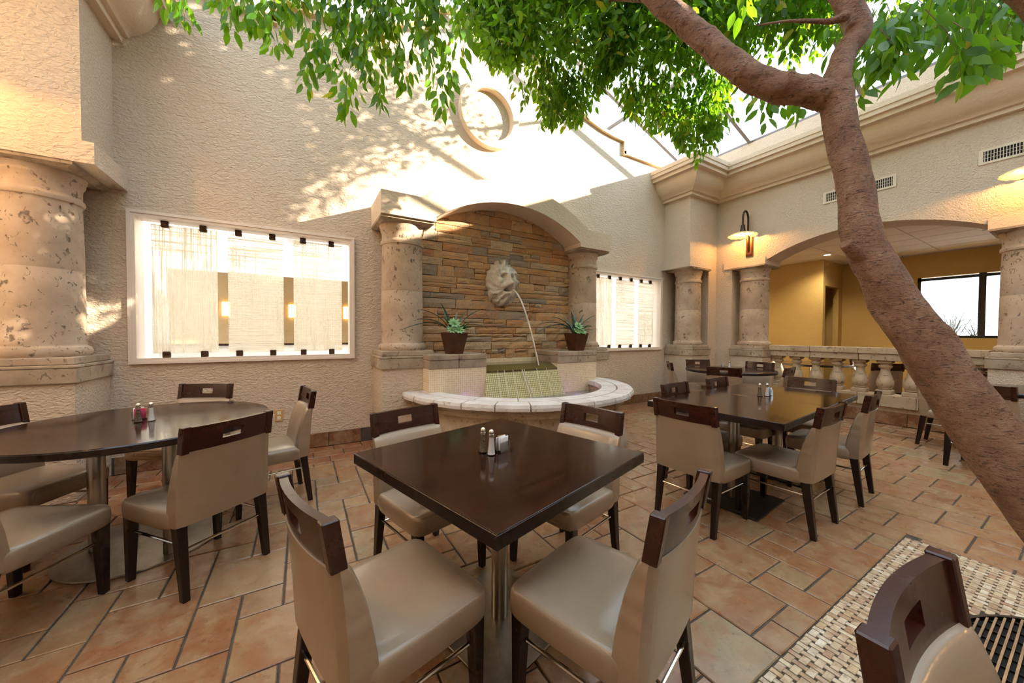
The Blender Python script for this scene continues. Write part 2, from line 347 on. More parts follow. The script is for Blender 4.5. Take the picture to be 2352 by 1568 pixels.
class MB:
    def __init__(s): s.v = []; s.f = []
    def add(s, vs, fs):
        o = len(s.v); s.v += [tuple(p) for p in vs]; s.f += [tuple(i+o for i in f) for f in fs]; return s
    def box(s, x0, x1, y0, y1, z0, z1):
        return s.add([(x0, y0, z0), (x1, y0, z0), (x1, y1, z0), (x0, y1, z0), (x0, y0, z1), (x1, y0, z1), (x1, y1, z1), (x0, y1, z1)],
                     [(0, 3, 2, 1), (4, 5, 6, 7), (0, 1, 5, 4), (1, 2, 6, 5), (2, 3, 7, 6), (3, 0, 4, 7)])
    def bbox(s, x0, x1, y0, y1, z0, z1, b=0.01, seg=2):
        bm = bmesh.new(); bmesh.ops.create_cube(bm, size=1)
        for v in bm.verts:
            v.co = Vector((x0 if v.co.x < 0 else x1, y0 if v.co.y < 0 else y1, z0 if v.co.z < 0 else z1))
        bmesh.ops.bevel(bm, geom=bm.edges[:], offset=b, segments=seg, profile=0.6, affect='EDGES')
        return s.bm(bm)
    def bm(s, bm):
        bm.verts.index_update()
        s.add([v.co[:] for v in bm.verts], [[v.index for v in f.verts] for f in bm.faces]); bm.free(); return s
    def hexa(s, bot, top):
        return s.add(list(bot)+list(top), [(0, 3, 2, 1), (4, 5, 6, 7), (0, 1, 5, 4), (1, 2, 6, 5), (2, 3, 7, 6), (3, 0, 4, 7)])
    def lathe(s, prof, c=(0, 0, 0), n=32, a0=0.0, a1=2*PI, sx=1.0, sy=1.0, cap=True):
        full = abs(a1-a0-2*PI) < 1e-6; m = n if full else n+1
        vs = []
        for r, z in prof:
            for i in range(m):
                a = a0+(a1-a0)*i/n; vs.append((c[0]+r*sx*math.cos(a), c[1]+r*sy*math.sin(a), c[2]+z))
        fs = []
        for j in range(len(prof)-1):
            for i in range(n):
                k = (i+1) % m; fs.append((j*m+i, j*m+k, (j+1)*m+k, (j+1)*m+i))
        if cap and full:
            fs.append(tuple(reversed(range(m)))); fs.append(tuple((len(prof)-1)*m+i for i in range(m)))
        return s.add(vs, fs)
    def tube(s, pts, rad, n=8, cap=True):
        pts = [Vector(p) for p in pts]; k = len(pts)
        if not hasattr(rad, '__len__'): rad = [rad]*k
        t0 = (pts[1]-pts[0]).normalized()
        u = t0.orthogonal().normalized(); vs = []
        for i, p in enumerate(pts):
            t = (pts[min(i+1, k-1)]-pts[max(i-1, 0)]).normalized()
            u = (u-t*u.dot(t)).normalized(); b = t.cross(u)
            for j in range(n):
                a = 2*PI*j/n; vs.append(p+(u*math.cos(a)+b*math.sin(a))*rad[i])
        fs = [(i*n+j, i*n+(j+1) % n, (i+1)*n+(j+1) % n, (i+1)*n+j) for i in range(k-1) for j in range(n)]
        if cap: fs.append(tuple(reversed(range(n)))); fs.append(tuple((k-1)*n+j for j in range(n)))
        return s.add(vs, fs)
    def poly_y(s, pts, y0, y1):        # extrude an xz outline along y
        n = len(pts)
        vs = [(x, y0, z) for x, z in pts]+[(x, y1, z) for x, z in pts]
        fs = [tuple(range(n)), tuple(reversed(range(n, 2*n)))]+[(i, i+n, (i+1) % n+n, (i+1) % n) for i in range(n)]
        return s.add(vs, fs)
    def poly_x(s, pts, x0, x1):        # extrude a yz outline along x
        n = len(pts)
        vs = [(x0, y, z) for y, z in pts]+[(x1, y, z) for y, z in pts]
        fs = [tuple(range(n)), tuple(reversed(range(n, 2*n)))]+[(i, i+n, (i+1) % n+n, (i+1) % n) for i in range(n)]
        return s.add(vs, fs)
    def poly_z(s, pts, z0, z1):
        n = len(pts)
        vs = [(x, y, z0) for x, y in pts]+[(x, y, z1) for x, y in pts]
        fs = [tuple(reversed(range(n))), tuple(range(n, 2*n))]+[(i, (i+1) % n, (i+1) % n+n, i+n) for i in range(n)]
        return s.add(vs, fs)
    def mesh(s, name, mat, smooth=False, fix=True):
        me = bpy.data.meshes.new(name); me.from_pydata(s.v, [], s.f); me.materials.append(mat)
        if fix:
            bm = bmesh.new(); bm.from_mesh(me); bmesh.ops.recalc_face_normals(bm, faces=bm.faces); bm.to_mesh(me); bm.free()
        if smooth:
            me.polygons.foreach_set('use_smooth', [True]*len(me.polygons))
            try: me.set_sharp_from_angle(angle=math.radians(smooth if smooth is not True else 40))
            except Exception: pass
        me.update(); return me
    def build(s, name, mat, parent=None, smooth=False, fix=True, loc=(0, 0, 0), rz=0):
        o = bpy.data.objects.new(name, s.mesh(name, mat, smooth, fix)); o.location = loc; o.rotation_euler = (0, 0, rz)
        return link(o, parent)

def struct(o): o['kind'] = 'structure'; return o
def copy_tree(o, parent=None):
    c = o.copy(); COL.objects.link(c)
    if parent is not None: c.parent = parent
    for ch in o.children: copy_tree(ch, c)
    return c
def arc(cx, cz, R, a0, a1, n): return [(cx+R*math.cos(a0+(a1-a0)*i/n), cz+R*math.sin(a0+(a1-a0)*i/n)) for i in range(n+1)]
def project(p):
    q = Vector(p)-CAM; z = q.dot(fw)
    if z < 0.05: return None
    return (1176+FPX*q.dot(rt)/z, 784-FPX*q.dot(up)/z, z)
CX = 2.365           # axis of the fountain wall
XW = 7.02            # arcade wall face
XL = 2*CX-XW
YB = 4.5             # fountain wall face

# ------------------------------------------------------------------ floor
G = 0.1714; GX, GY = 1.628, 0.7515
floor = struct(MB().box(XL-0.4, 12.0, -3.2, 10.0, -0.12, -0.008).build('floor', M['grout']))
bmt = bmesh.new(); bmesh.ops.create_cube(bmt, size=1)
tilecache = {}
def tile_mesh(w_, d_, mat, b=0.004, th=0.016):
    k = (round(w_, 3), round(d_, 3), mat.name)
    if k not in tilecache:
        tilecache[k] = MB().add(
            [(-w_/2, -d_/2, -th), (w_/2, -d_/2, -th), (w_/2, d_/2, -th), (-w_/2, d_/2, -th),
             (-w_/2, -d_/2, -b), (w_/2, -d_/2, -b), (w_/2, d_/2, -b), (-w_/2, d_/2, -b),
             (-w_/2+b, -d_/2+b, 0), (w_/2-b, -d_/2+b, 0), (w_/2-b, d_/2-b, 0), (-w_/2+b, d_/2-b, 0)],
            [(0, 1, 5, 4), (1, 2, 6, 5), (2, 3, 7, 6), (3, 0, 4, 7), (4, 5, 9, 8), (5, 6, 10, 9), (6, 7, 11, 10), (7, 4, 8, 11), (8, 9, 10, 11)]).mesh('tile', mat)
    return tilecache[k]
MOS = (0.55, 3.28, -1.07, 0.638)      # mosaic rectangle around the tree
YT = 3.93                              # modular tiles end, border starts
def clip_rect(r):
    x0, x1, y0, y1 = r
    y1 = min(y1, YT); x0 = max(x0, XL); x1 = min(x1, 7.24); y0 = max(y0, -2.6)
    if x1-x0 < 0.02 or y1-y0 < 0.02: return None
    if x0 >= MOS[0]-0.001 and x1 <= MOS[1]+0.001 and y0 >= MOS[2] and y1 <= MOS[3]+0.001: return None
    if x1 > MOS[0] and x0 < MOS[1] and y1 > MOS[2] and y0 < MOS[3]:   # overlaps the mosaic: keep the larger outer piece
        c = [(x0, min(x1, MOS[0]), y0, y1), (max(x0, MOS[1]), x1, y0, y1), (x0, x1, max(y0, MOS[3]), y1), (x0, x1, y0, min(y1, MOS[2]))]
        c = [k for k in c if k[1]-k[0] > 0.02 and k[3]-k[2] > 0.02]
        if not c: return None
        return max(c, key=lambda k: (k[1]-k[0])*(k[3]-k[2]))
    return (x0, x1, y0, y1)
rects = []
for a in range(-40, 41):
    for b in range(-40, 41):
        i = 2*a+5*b; j = a-b
        if -26 < i < 36 and -24 < j < 24:
            for (di, dj, wi, hj) in ((0, 0, 2, 2), (2, -1, 1, 2), (1, -1, 1, 1)):
                r = clip_rect((GX+(i+di)*G, GX+(i+di+wi)*G, GY+(j+dj)*G, GY+(j+dj+hj)*G))
                if r: rects.append(r)
def split_pieces(rects, nmax, gap, mat, parent, name, th=0.016, z=0.0, jit=0.0012, b=0.004):
    sc = []
    for r in rects:
        cx, cy = (r[0]+r[1])/2, (r[2]+r[3])/2
        p = project((cx, cy, z)); a = 0
        if p and -60 < p[0] < 2412 and 0 < p[1] < 1640: a = (r[1]-r[0])*(r[3]-r[2])/p[2]**3
        sc.append((a, r))
    sc.sort(key=lambda k: -k[0])
    rest = MB()
    for n_, (a, r) in enumerate(sc):
        w_, d_ = r[1]-r[0]-gap, r[3]-r[2]-gap; cx, cy = (r[0]+r[1])/2, (r[2]+r[3])/2
        dz = z+random.uniform(-jit, jit)
        me = tile_mesh(w_, d_, mat, b, th)
        if n_ < nmax and a > 0:
            inst(name, me, parent, (cx, cy, dz))
        else:
            rest.add([(v.co.x+cx, v.co.y+cy, v.co.z+dz) for v in me.vertices], [tuple(p.vertices) for p in me.polygons])
    if rest.v: rest.build(name+'_field', mat, parent, fix=False)['kind'] = 'stuff'
split_pieces(rects, 300, 0.0085, M['tile'], floor, 'floor_tile')
# darker border along the fountain wall
bord = []
x = XL
k = 0
while x < 7.2:
    L = 0.285
    bord.append((x+0.1, x+0.1+L, 4.12, 4.31)); bord.append((x-0.04, x-0.04+L, YT, 4.12)); bord.append((x+0.02, x+0.02+L, 4.31, 4.49)); x += L
split_pieces(bord, 90, 0.009, M['tiledark'], floor, 'border_tile')
# north room and east room plain paving
MB().box(XL, XW+0.4, 4.7, 10, -0.008, 0.0).build('paving', M['white'], floor)
MB().box(7.5, 12.0, -3.2, 6.0, -0.008, 0.0).build('paving', M['tile'], floor)

# mosaic carpet of marble pieces
mosaic = struct(MB().box(MOS[0], MOS[1], MOS[2], MOS[3], -0.012, -0.0035).build('floor_mosaic', M['grout2']))
PX, QY = 0.0765, 0.0365
GC, GR = (2.386, -0.217), 0.536
sq, st, dots = [], [], []
nrow = 0; y = MOS[3]-0.0175
while y > -0.75:
    off = (nrow % 2)*PX/2
    x = 1.777-20*PX+off
    while x < MOS[1]:
        s1 = (x, x+0.045, y-0.0128, min(y+0.0128, MOS[3]-0.002)); s2 = (x+0.0493, x+0.0493+0.0223, y-0.0235, min(y+0.0235, MOS[3]-0.002))
        for s_ in (s1, s2):
            s_ = (max(s_[0], MOS[0]), min(s_[1], MOS[1]-0.003), s_[2], s_[3])
            if s_[1]-s_[0] > 0.008 and s_[3]-s_[2] > 0.008 and math.hypot((s_[0]+s_[1])/2-GC[0], (s_[2]+s_[3])/2-GC[1]) > GR+0.02: st.append(s_)
        x += PX
    y -= QY; nrow += 1
split_pieces(st, 300, 0.0, M['mosaic'], mosaic, 'mosaic_piece', 0.006, 0.0, 0.0005, 0.0012)

# ------------------------------------------------------------------ tree grate
gr = empty('tree_grate', (GC[0], GC[1], 0.0)); tag(gr, 'round dark steel tree grate with parallel bars set in the mosaic floor', 'grate')
MB().lathe([(GR, -0.004), (GR+0.018, -0.004), (GR+0.018, 0.008), (GR+0.012, 0.014), (GR, 0.014), (GR, -0.004)], n=64, cap=False).build('ring', M['blackplate'], gr, smooth=True)
MB().lathe([(0.001, 0), (GR, 0)], c=(0, 0, -0.0031), n=48, cap=False).build('pit', M['dark'], gr)
k = -24
for i in range(-25, 26):
    yy = i*0.0205
    hw = math.sqrt(max(GR**2-yy*yy, 0))-0.004
    if hw < 0.06: continue
    if abs(yy) < 0.17:
        w0 = math.sqrt(0.17**2-yy*yy)
        MB().box(w0, hw, yy-0.0036, yy+0.0036, 0.001, 0.012).box(-hw, -w0, yy-0.0036, yy+0.0036, 0.001, 0.012).build('bar', M['plate'], gr)
    else: MB().box(-hw, hw, yy-0.0036, yy+0.0036, 0.001, 0.012).build('bar', M['plate'], gr)
for i in range(-6, 7):
    xx = i*0.08; hw = math.sqrt(max(GR**2-xx*xx, 0))-0.004
    MB().box(xx-0.002, xx+0.002, -hw, hw, -0.003, 0.006).build('cross_bar', M['blackplate'], gr)

# ------------------------------------------------------------------ fountain wall with mission gable
GAB = [(0, 5.60), (0.19, 5.585), (0.45, 5.535), (0.70, 5.455), (0.868, 5.385), (1.05, 5.20), (1.25, 5.04), (1.5, 4.905), (1.75, 4.815), (2.05, 4.745), (2.30, 4.715), (2.575, 4.70)]
def gable(x):
    d = abs(x-CX)
    if d >= 2.575: return 4.49
    for (a, za), (b, zb) in zip(GAB, GAB[1:]):
        if a <= d <= b: return za+(zb-za)*(d-a)/(b-a)
W1 = (-1.344, 0.523, 0.985, 2.377); W2 = (2*CX-0.523+0.02, 2*CX+1.344+0.0, 0.985, 2.377)
O = 0.035
H1 = (W1[0]+O, W1[1]-O, W1[2]+O, W1[3]-O); H2 = (W2[0]+O, W2[1]-O, W2[2]+O, W2[3]-O)
xs = sorted(set([XL-0.4, XW+0.5, H1[0], H1[1], H2[0], H2[1], CX-2.575, CX+2.575]+[CX+s*d for d, z in GAB for s in (-1, 1)]))
wb = MB()
for a, b in zip(xs, xs[1:]):
    mid = (a+b)/2
    za, zb = (gable(a+1e-5), gable(b-1e-5))
    rng = [(0, None)]
    for h in (H1, H2):
        if h[0] < mid < h[1]: rng = [(0, h[2]), (h[3], None)]
    for lo, hi in rng:
        ta, tb = (za, zb) if hi is None else (hi, hi)
        wb.hexa([(a, YB, lo), (b, YB, lo), (b, YB+0.2, lo), (a, YB+0.2, lo)], [(a, YB, ta), (b, YB, tb), (b, YB+0.2, tb), (a, YB+0.2, ta)])
wback = struct(wb.build('wall_back', M['wall']))
# cap moulding following the gable
cp = MB()
gp = [(XL-0.4, 4.49), (CX-2.575, 4.49), (CX-2.575, 4.70)]+[(CX-d, z) for d, z in reversed(GAB[:-1])]+[(CX+d, z) for d, z in GAB[1:]]+[(CX+2.575, 4.49), (XW+0.4, 4.49)]
for (xa, za), (xb, zb) in zip(gp, gp[1:]):
    if abs(xa-xb) < 1e-4:
        s_ = 1 if xa > CX else -1
        cp.box(min(xa-0.002, xa+s_*0.05), max(xa+0.002, xa+s_*0.05), YB-0.05, YB+0.25, 4.475, 4.755)
    else:
        cp.hexa([(xa, YB-0.05, za), (xb, YB-0.05, zb), (xb, YB+0.25, zb), (xa, YB+0.25, za)], [(xa, YB-0.05, za+0.055), (xb, YB-0.05, zb+0.055), (xb, YB+0.25, zb+0.055), (xa, YB+0.25, za+0.055)])
struct(cp.build('trim_1', M['trim']))
# round moulding above the arch
rg = MB().lathe([(0.345, 0), (0.455, 0), (0.458, 0.06), (0.448, 0.085), (0.36, 0.085), (0.345, 0.07), (0.345, 0)], n=72, cap=False)
o = struct(rg.build('trim_2', M['wallsmooth'], smooth=35)); o.location = (2.265, YB, 4.315); o.rotation_euler = (PI/2, 0, 0)
# tile baseboard
bb = struct(MB().box(XL, 6.2, YB-0.008, YB, 0, 0.155).build('baseboard_back', M['grout']))
x = -1.45
while x < 6.15:
    x1 = min(x+0.34, 6.16)
    if not (0.72 < (x+x1)/2 < 4.0):
        inst('baseboard_tile', MB().bbox(x+0.003, x1-0.003, YB-0.018, YB-0.004, 0.002, 0.158, 0.003, 1).mesh('baseboard_tile', M['tilebase']), bb)
    x += 0.34

# windows: moulded frame, glass panels held by clips
clip_me = MB().bbox(-0.028, 0.028, -0.02, 0.02, -0.03, 0.03, 0.004, 1).mesh('clip', M['bronze'])
def window(n, W, H, panels, clips):
    f = MB()
    a, b, c, d = W; e = 0.028
    for (q, y0, y1) in (((0, 0.026), -0.03, 0.0), ((0.026, 0.052), -0.022, 0.0)):
        i0, i1 = q
        f.box(a+i0, b-i0, YB+y0, YB+y1, d-i1, d-i0); f.box(a+i0, b-i0, YB+y0, YB+y1, c+i0, c+i1)
        f.box(a+i0, a+i1, YB+y0, YB+y1, c+i1, d-i1); f.box(b-i1, b-i0, YB+y0, YB+y1, c+i1, d-i1)
    w_ = struct(f.build('window_%d' % n, M['frame']))
    r = MB(); a, b, c, d = H; tk = 0.012
    r.box(a, a+tk, YB, YB+0.2, c, d); r.box(b-tk, b, YB, YB+0.2, c, d); r.box(a+tk, b-tk, YB, YB+0.2, d-tk, d); r.box(a+tk, b-tk, YB, YB+0.2, c, c+tk)
    r.build('reveal', M['frame'], w_)
    for i, (p0, p1) in enumerate(panels):
        MB().box(p0, p1, 4.598, 4.606, 1.075, 2.295).build('woven_panel', M['panelv'] if i == 0 else M['panelh'], w_)
    for x in clips:
        inst('clip', clip_me, w_, (x, 4.602, d-0.042)); inst('clip', clip_me, w_, (x, 4.602, c+0.042))
window(1, W1, H1, [(-1.217, -0.733), (-0.651, -0.174), (-0.081, 0.400)], [-1.12, -0.84, -0.562, -0.272, 0.011, 0.292])
window(2, W2, H2, [(4.32, 4.82), (4.93, 5.41), (5.53, 5.955)], [4.475, 4.755, 5.03, 5.32, 5.60, 5.86])

# duplex outlet
ot = empty('power_outlet', (-0.222, YB-0.001, 0.396)); tag(ot, 'tan duplex electrical outlet low on the back wall', 'outlet')
MB().bbox(-0.037, 0.037, -0.008, 0.0, -0.062, 0.062, 0.003, 1).build('plate', M['outletplate'], ot)
for z in (-0.026, 0.026):
    s_ = MB().bbox(-0.017, 0.017, -0.011, -0.006, z-0.017, z+0.017, 0.004, 2).build('socket', M['plasticivory'], ot)
    MB().box(-0.008, -0.005, -0.0116, -0.0105, z-0.004, z+0.007).box(0.005, 0.008, -0.0116, -0.0105, z-0.004, z+0.007).build('slot', M['dark'], s_)

# ------------------------------------------------------------------ arcade wall (east) and its arch
AY0, AY1, AZ, AP = 0.76, 3.10, 2.60, 0.29
ac = (AY0+AY1)/2; hw = (AY1-AY0)/2; AR = (hw*hw+AP*AP)/(2*AP)
def archz(y):
    d = y-ac; return AZ+AP-(AR-math.sqrt(AR*AR-d*d))
we = MB()
ys = [-3.2, 0.17, 0.76]+[AY0+(AY1-AY0)*i/28 for i in range(1, 28)]+[3.10, 3.67, 4.7]
for a, b in zip(ys, ys[1:]):
    mid = (a+b)/2
    la = lb = 0.0
    if AY0 < mid < AY1: la, lb = archz(max(min(a, AY1), AY0)), archz(max(min(b, AY1), AY0))
    elif 0.17 < mid < AY0 or AY1 < mid < 3.67: la = lb = 2.53
    we.hexa([(XW, a, la), (XW+0.48, a, la), (XW+0.48, b, lb), (XW, b, lb)], [(XW, a, 4.76), (XW+0.48, a, 4.76), (XW+0.48, b, 4.76), (XW, b, 4.76)])
weast = struct(we.build('wall_right', M['wall']))
struct(MB().box(XL-0.4, XL, -3.2, 4.7, 0, 4.76).build('wall_left', M['wall']))
struct(MB().box(XL-0.4, XW+0.5, -3.4, -3.2, 0, 6.6).build('wall_front', M['wall']))
CORN = [(0, 3.833), (0.068, 3.833), (0.070, 3.882), (0.108, 3.886), (0.125, 3.912), (0.165, 3.935), (0.205, 3.968), (0.245, 4.012), (0.275, 4.06), (0.298, 4.11), (0.312, 4.152),
        (0.388, 4.158), (0.392, 4.216), (0.432, 4.222), (0.437, 4.278), (0.450, 4.284), (0.453, 4.352), (0, 4.352)]
PXF, PYF = 6.152, 3.97
def cornice(mir):
    mb = MB(); rows = []
    for o_, z in CORN:
        pts = [(XW-o_, -3.2), (XW-o_, PYF-o_), (PXF-o_, PYF-o_), (PXF-o_, YB)]
        if mir: pts = [(2*CX-x, y) for x, y in pts]
        rows.append([(x, y, z) for x, y in pts])
    vs = [p for r in rows for p in r]; n = 4
    return mb.add(vs, [(j*n+i, j*n+i+1, (j+1)*n+i+1, (j+1)*n+i) for j in range(len(rows)-1) for i in range(3)])
struct(cornice(False).build('trim_3', M['wallsmooth'], smooth=30)); struct(cornice(True).build('trim_4', M['wallsmooth'], smooth=30))

# column used at every support
COLP = [(0.252, 0), (0.262, 0.018), (0.264, 0.045), (0.252, 0.07), (0.236, 0.078), (0.232, 0.085), (0.231, 0.09), (0.229, 0.40), (0.2275, 0.655), (0.2255, 0.66), (0.2255, 0.668), (0.2275, 0.673), (0.224, 1.0), (0.220, 1.175),
        (0.222, 1.18), (0.232, 1.185), (0.238, 1.205), (0.234, 1.225), (0.224, 1.235), (0.222, 1.245), (0.222, 1.30), (0.226, 1.325), (0.238, 1.345), (0.240, 1.352), (0.240, 1.37), (0.248, 1.385), (0.250, 1.405)]
col_me = MB().lathe(COLP, n=48).mesh('shaft', M['cantera'], smooth=35)
def support(name, cx, cy, x0, x1, y0, y1, label, rot=0.0):
    """pedestal, plinth, shaft and abacus of one column; z bands shared by all"""
    t = empty(name, (cx, cy, 0)); tag(t, label, 'column', 'stone columns of the courtyard')
    L = lambda a, b, c, d, z0, z1, bv=0.008: MB().bbox(a-cx, b-cx, c-cy, d-cy, z0, z1, bv, 2)
    i = 0.022
    L(x0+i, x1-i, y0+i, y1-(i if y1 < 4.45 else 0), 0, 0.905, 0.006).build('pedestal', M['wall'], t)
    L(x0, x1, y0, y1, 0.892, 1.005, 0.008).build('plinth', M['cantera2'], t)
    L(x0-0.004, x1+0.004, y0-0.004, y1, 1.006, 1.028, 0.006).build('fillet', M['cantera2'], t)
    L(x0+i*0.9, x1-i*0.9, y0+i*0.9, y1-(i if y1 < 4.45 else 0), 1.03, 1.085, 0.008).build('plinth_cap', M['cantera2'], t)
    inst('shaft', col_me, t, (0, 0, 1.085), (0, 0, rot))
    MB().hexa([(-0.25, -0.25, 2.488), (0.25, -0.25, 2.488), (0.25, 0.25, 2.488), (-0.25, 0.25, 2.488)], [(-0.285, -0.285, 2.506), (0.285, -0.285, 2.506), (0.285, 0.285, 2.506), (-0.285, 0.285, 2.506)]).box(-0.288, 0.288, -0.288, 0.288, 2.506, 2.53).build('abacus', M['cantera2'], t)
    return t
def corner_pier(mir, label):
    X = (lambda x: 2*CX-x) if mir else (lambda x: x)
    def B(a, b, c, d, z0, z1): 
        a, b = sorted((X(a), X(b))); return MB().box(a, b, c, d, z0, z1)
    p = B(PXF, XW+0.01, PYF, YB+0.01, 2.60, 4.36)
    a, b = sorted((X(6.76), X(XW+0.01))); p.box(a, b, PYF, YB+0.01, 0, 2.60)
    a, b = sorted((X(6.065), X(6.745))); p.box(a, b, 3.905, YB+0.01, 2.53, 2.69)
    struct(p.build('wall_pier', M['wall']))
    a, b = sorted((X(6.174), X(6.76)))
    support('corner_column', X(6.467), 4.20, a, b, 3.908, 4.5, label, 1.0 if mir else 0.0)
corner_pier(False, 'stone column under the corner pier right of the second window')
corner_pier(True, 'thick stone column at the left edge beside the wide window')
# arcade columns with overhanging impost blocks
for cy, lab in ((3.385, 'stone arcade column at the left end of the balustrade'), (0.46, 'stone arcade column at the right end of the balustrade')):
    support('arcade_column', 7.245, cy, 6.955, 7.53, cy-0.29, cy+0.29, lab, 2.2+cy)
    y0, y1 = (cy-0.28, cy+0.43) if cy > 2 else (cy-0.43, cy+0.30)
    struct(MB().box(6.998, 7.53, y0, y1, 2.527, 2.66).build('wall_impost', M['wallsmooth']))

# ------------------------------------------------------------------ balustrade
bl = empty('balustrade', (7.33, 1.93, 0)); tag(bl, 'carved stone balustrade with turned balusters under the wide arch', 'balustrade')
MB().box(-0.06, 0.10, -1.20, 1.20, 0, 0.26).build('dado', M['wall'], bl)
y = -1.2
while y < 1.2:
    MB().bbox(-0.078, -0.06, y+0.003, y+0.34, 0.002, 0.185, 0.003, 1).build('baseboard_tile', M['tilebase'], bl); y += 0.343
for i in range(4):
    MB().bbox(-0.13, 0.13, -1.2+0.6*i, -0.604+0.6*i, 0.255, 0.425, 0.008, 2).build('base_stone', M['balstone'], bl)
    MB().bbox(-0.135, 0.135, -1.185+0.592*i, -0.596+0.592*i, 1.012, 1.10, 0.008, 2).build('rail_cap', M['balstone'], bl)
    MB().bbox(-0.115, 0.115, -1.185+0.592*i, -0.596+0.592*i, 0.915, 1.012, 0.010, 2).build('rail', M['balstone'], bl)
balp = [(0.055, 0.485), (0.068, 0.49), (0.075, 0.505), (0.072, 0.515), (0.085, 0.535), (0.094, 0.575), (0.093, 0.61), (0.08, 0.66), (0.062, 0.71), (0.051, 0.76), (0.05, 0.79), (0.056, 0.80), (0.07, 0.815), (0.074, 0.83), (0.07, 0.845), (0.056, 0.852), (0.056, 0.862), (0.075, 0.868), (0.08, 0.88)]
bal_me = MB().lathe(balp, n=24).bbox(-0.085, 0.085, -0.085, 0.085, 0.425, 0.487, 0.008, 1).bbox(-0.08, 0.08, -0.08, 0.08, 0.878, 0.918, 0.006, 1).mesh('baluster', M['balstone'], smooth=40)
for i in range(9): inst('baluster', bal_me, bl, (0, (0.85+0.27*i)-1.93, 0), (0, 0, 0))

# ------------------------------------------------------------------ skylight: glass gable roof on painted rafters
ZE, SL = 4.80, 0.35
zr = lambda x: ZE+SL*((XW+0.1-x) if x > CX else (x-(XL-0.1)))
sky = struct(MB().box(CX-0.05, CX+0.05, -3.3, 10.1, zr(CX)-0.02, zr(CX)+0.08).build('ceiling', M['rafter']))
sl_ang = math.atan(SL)
raf_y = [-2.6, -1.1, 0.4, 1.9, 3.4, 4.64, 6.2, 7.7, 9.2]
for y in raf_y:
    for s_ in (1, -1):
        xe = XW+0.12 if s_ > 0 else XL-0.12
        MB().hexa([(xe, y-0.03, zr(xe)-0.07), (CX, y-0.03, zr(CX)-0.07), (CX, y+0.03, zr(CX)-0.07), (xe, y+0.03, zr(xe)-0.07)],
                  [(xe, y-0.03, zr(xe)), (CX, y-0.03, zr(CX)), (CX, y+0.03, zr(CX)), (xe, y+0.03, zr(xe))]).build('rafter', M['rafter'], sky)
pur = [XL-0.05, CX-2.95, CX-1.2, CX+1.2, CX+2.95, XW+0.05]
for x in pur:
    MB().box(x-0.025, x+0.025, -3.3, 10.1, zr(x)-0.05, zr(x)-0.004).build('purlin', M['rafter'], sky)
ye = [-3.3]+raf_y+[10.1]
xe_ = [XL-0.12, CX-2.95, CX-1.2, CX, CX+1.2, CX+2.95, XW+0.12]
for ya, yb in zip(ye, ye[1:]):
    for xa, xb in zip(xe_, xe_[1:]):
        MB().add([(xa, ya+0.01, zr(xa)+0.006), (xb, ya+0.01, zr(xb)+0.006), (xb, yb-0.01, zr(xb)+0.006), (xa, yb-0.01, zr(xa)+0.006)], [(0, 1, 2, 3)]).build('pane', M['skyglass'], sky)

# ------------------------------------------------------------------ north room seen through the windows
YN = 9.0
nb = MB()
nb.box(XL-0.4, XW+0.5, YN, YN+0.2, 0, 1.02); nb.box(XL-0.4, XW+0.5, YN, YN+0.2, 2.5, 6.6)
for x in (-2.4, 1.6, 5.2): nb.box(x-0.18, x+0.18, YN, YN+0.2, 1.02, 2.5)
struct(nb.build('wall_north', M['white']))
struct(MB().box(XL-0.5, XL, 4.7, YN, 0, 4.8).box(XW, XW+0.5, 4.7, YN, 0, 4.8).build('wall_sides', M['white']))
struct(MB().box(XL-0.4, XW+0.5, 11.2, 11.3, 0, 3.2).build('wall_far', M['tan']))
struct(MB().box(XL-0.4, XW+0.5, YN+0.2, 11.3, 2.9, 3.0).build('ceiling_far', M['ceil']))
struct(MB().box(XL-0.45, XW+0.5, YN-0.06, YN+0.26, 1.02, 1.06).build('trim_5', M['chairwood']))

# ------------------------------------------------------------------ fountain
FY = 3.875
ft = empty('arched_fountain', (CX, 4.2, 0)); tag(ft, 'arched wall fountain with stone veneer back, mosaic weir and curved basin', 'fountain')
FO = Vector((CX, 4.2, 0))
def fmb(): return MB()
def fbuild(mb, name, mat, smooth=False, fix=True):
    mb.v = [(p[0]-FO.x, p[1]-FO.y, p[2]-FO.z) for p in mb.v]; return mb.build(name, mat, ft, smooth, fix)
hs = 1.063; sg = 0.335; RI = (hs*hs+sg*sg)/(2*sg); zi = 2.585+sg-RI
ain = math.asin(hs/RI)
RE_, ze = 2.05, 3.185-2.05
xe0 = math.sqrt(RE_**2-(2.775-ze)**2); aex = math.asin(xe0/RE_)
out = [(CX-1.655, 2.53), (CX-1.655, 2.775)]
out += [(CX+RE_*math.sin(a), ze+RE_*math.cos(a)) for a in [-aex+2*aex*i/36 for i in range(37)]]
out += [(CX+1.655, 2.775), (CX+1.655, 2.53), (CX+hs, 2.53)]
out += [(CX+RI*math.sin(a), zi+RI*math.cos(a)) for a in [ain-2*ain*i/30 for i in range(31)]]
out += [(CX-hs, 2.53)]
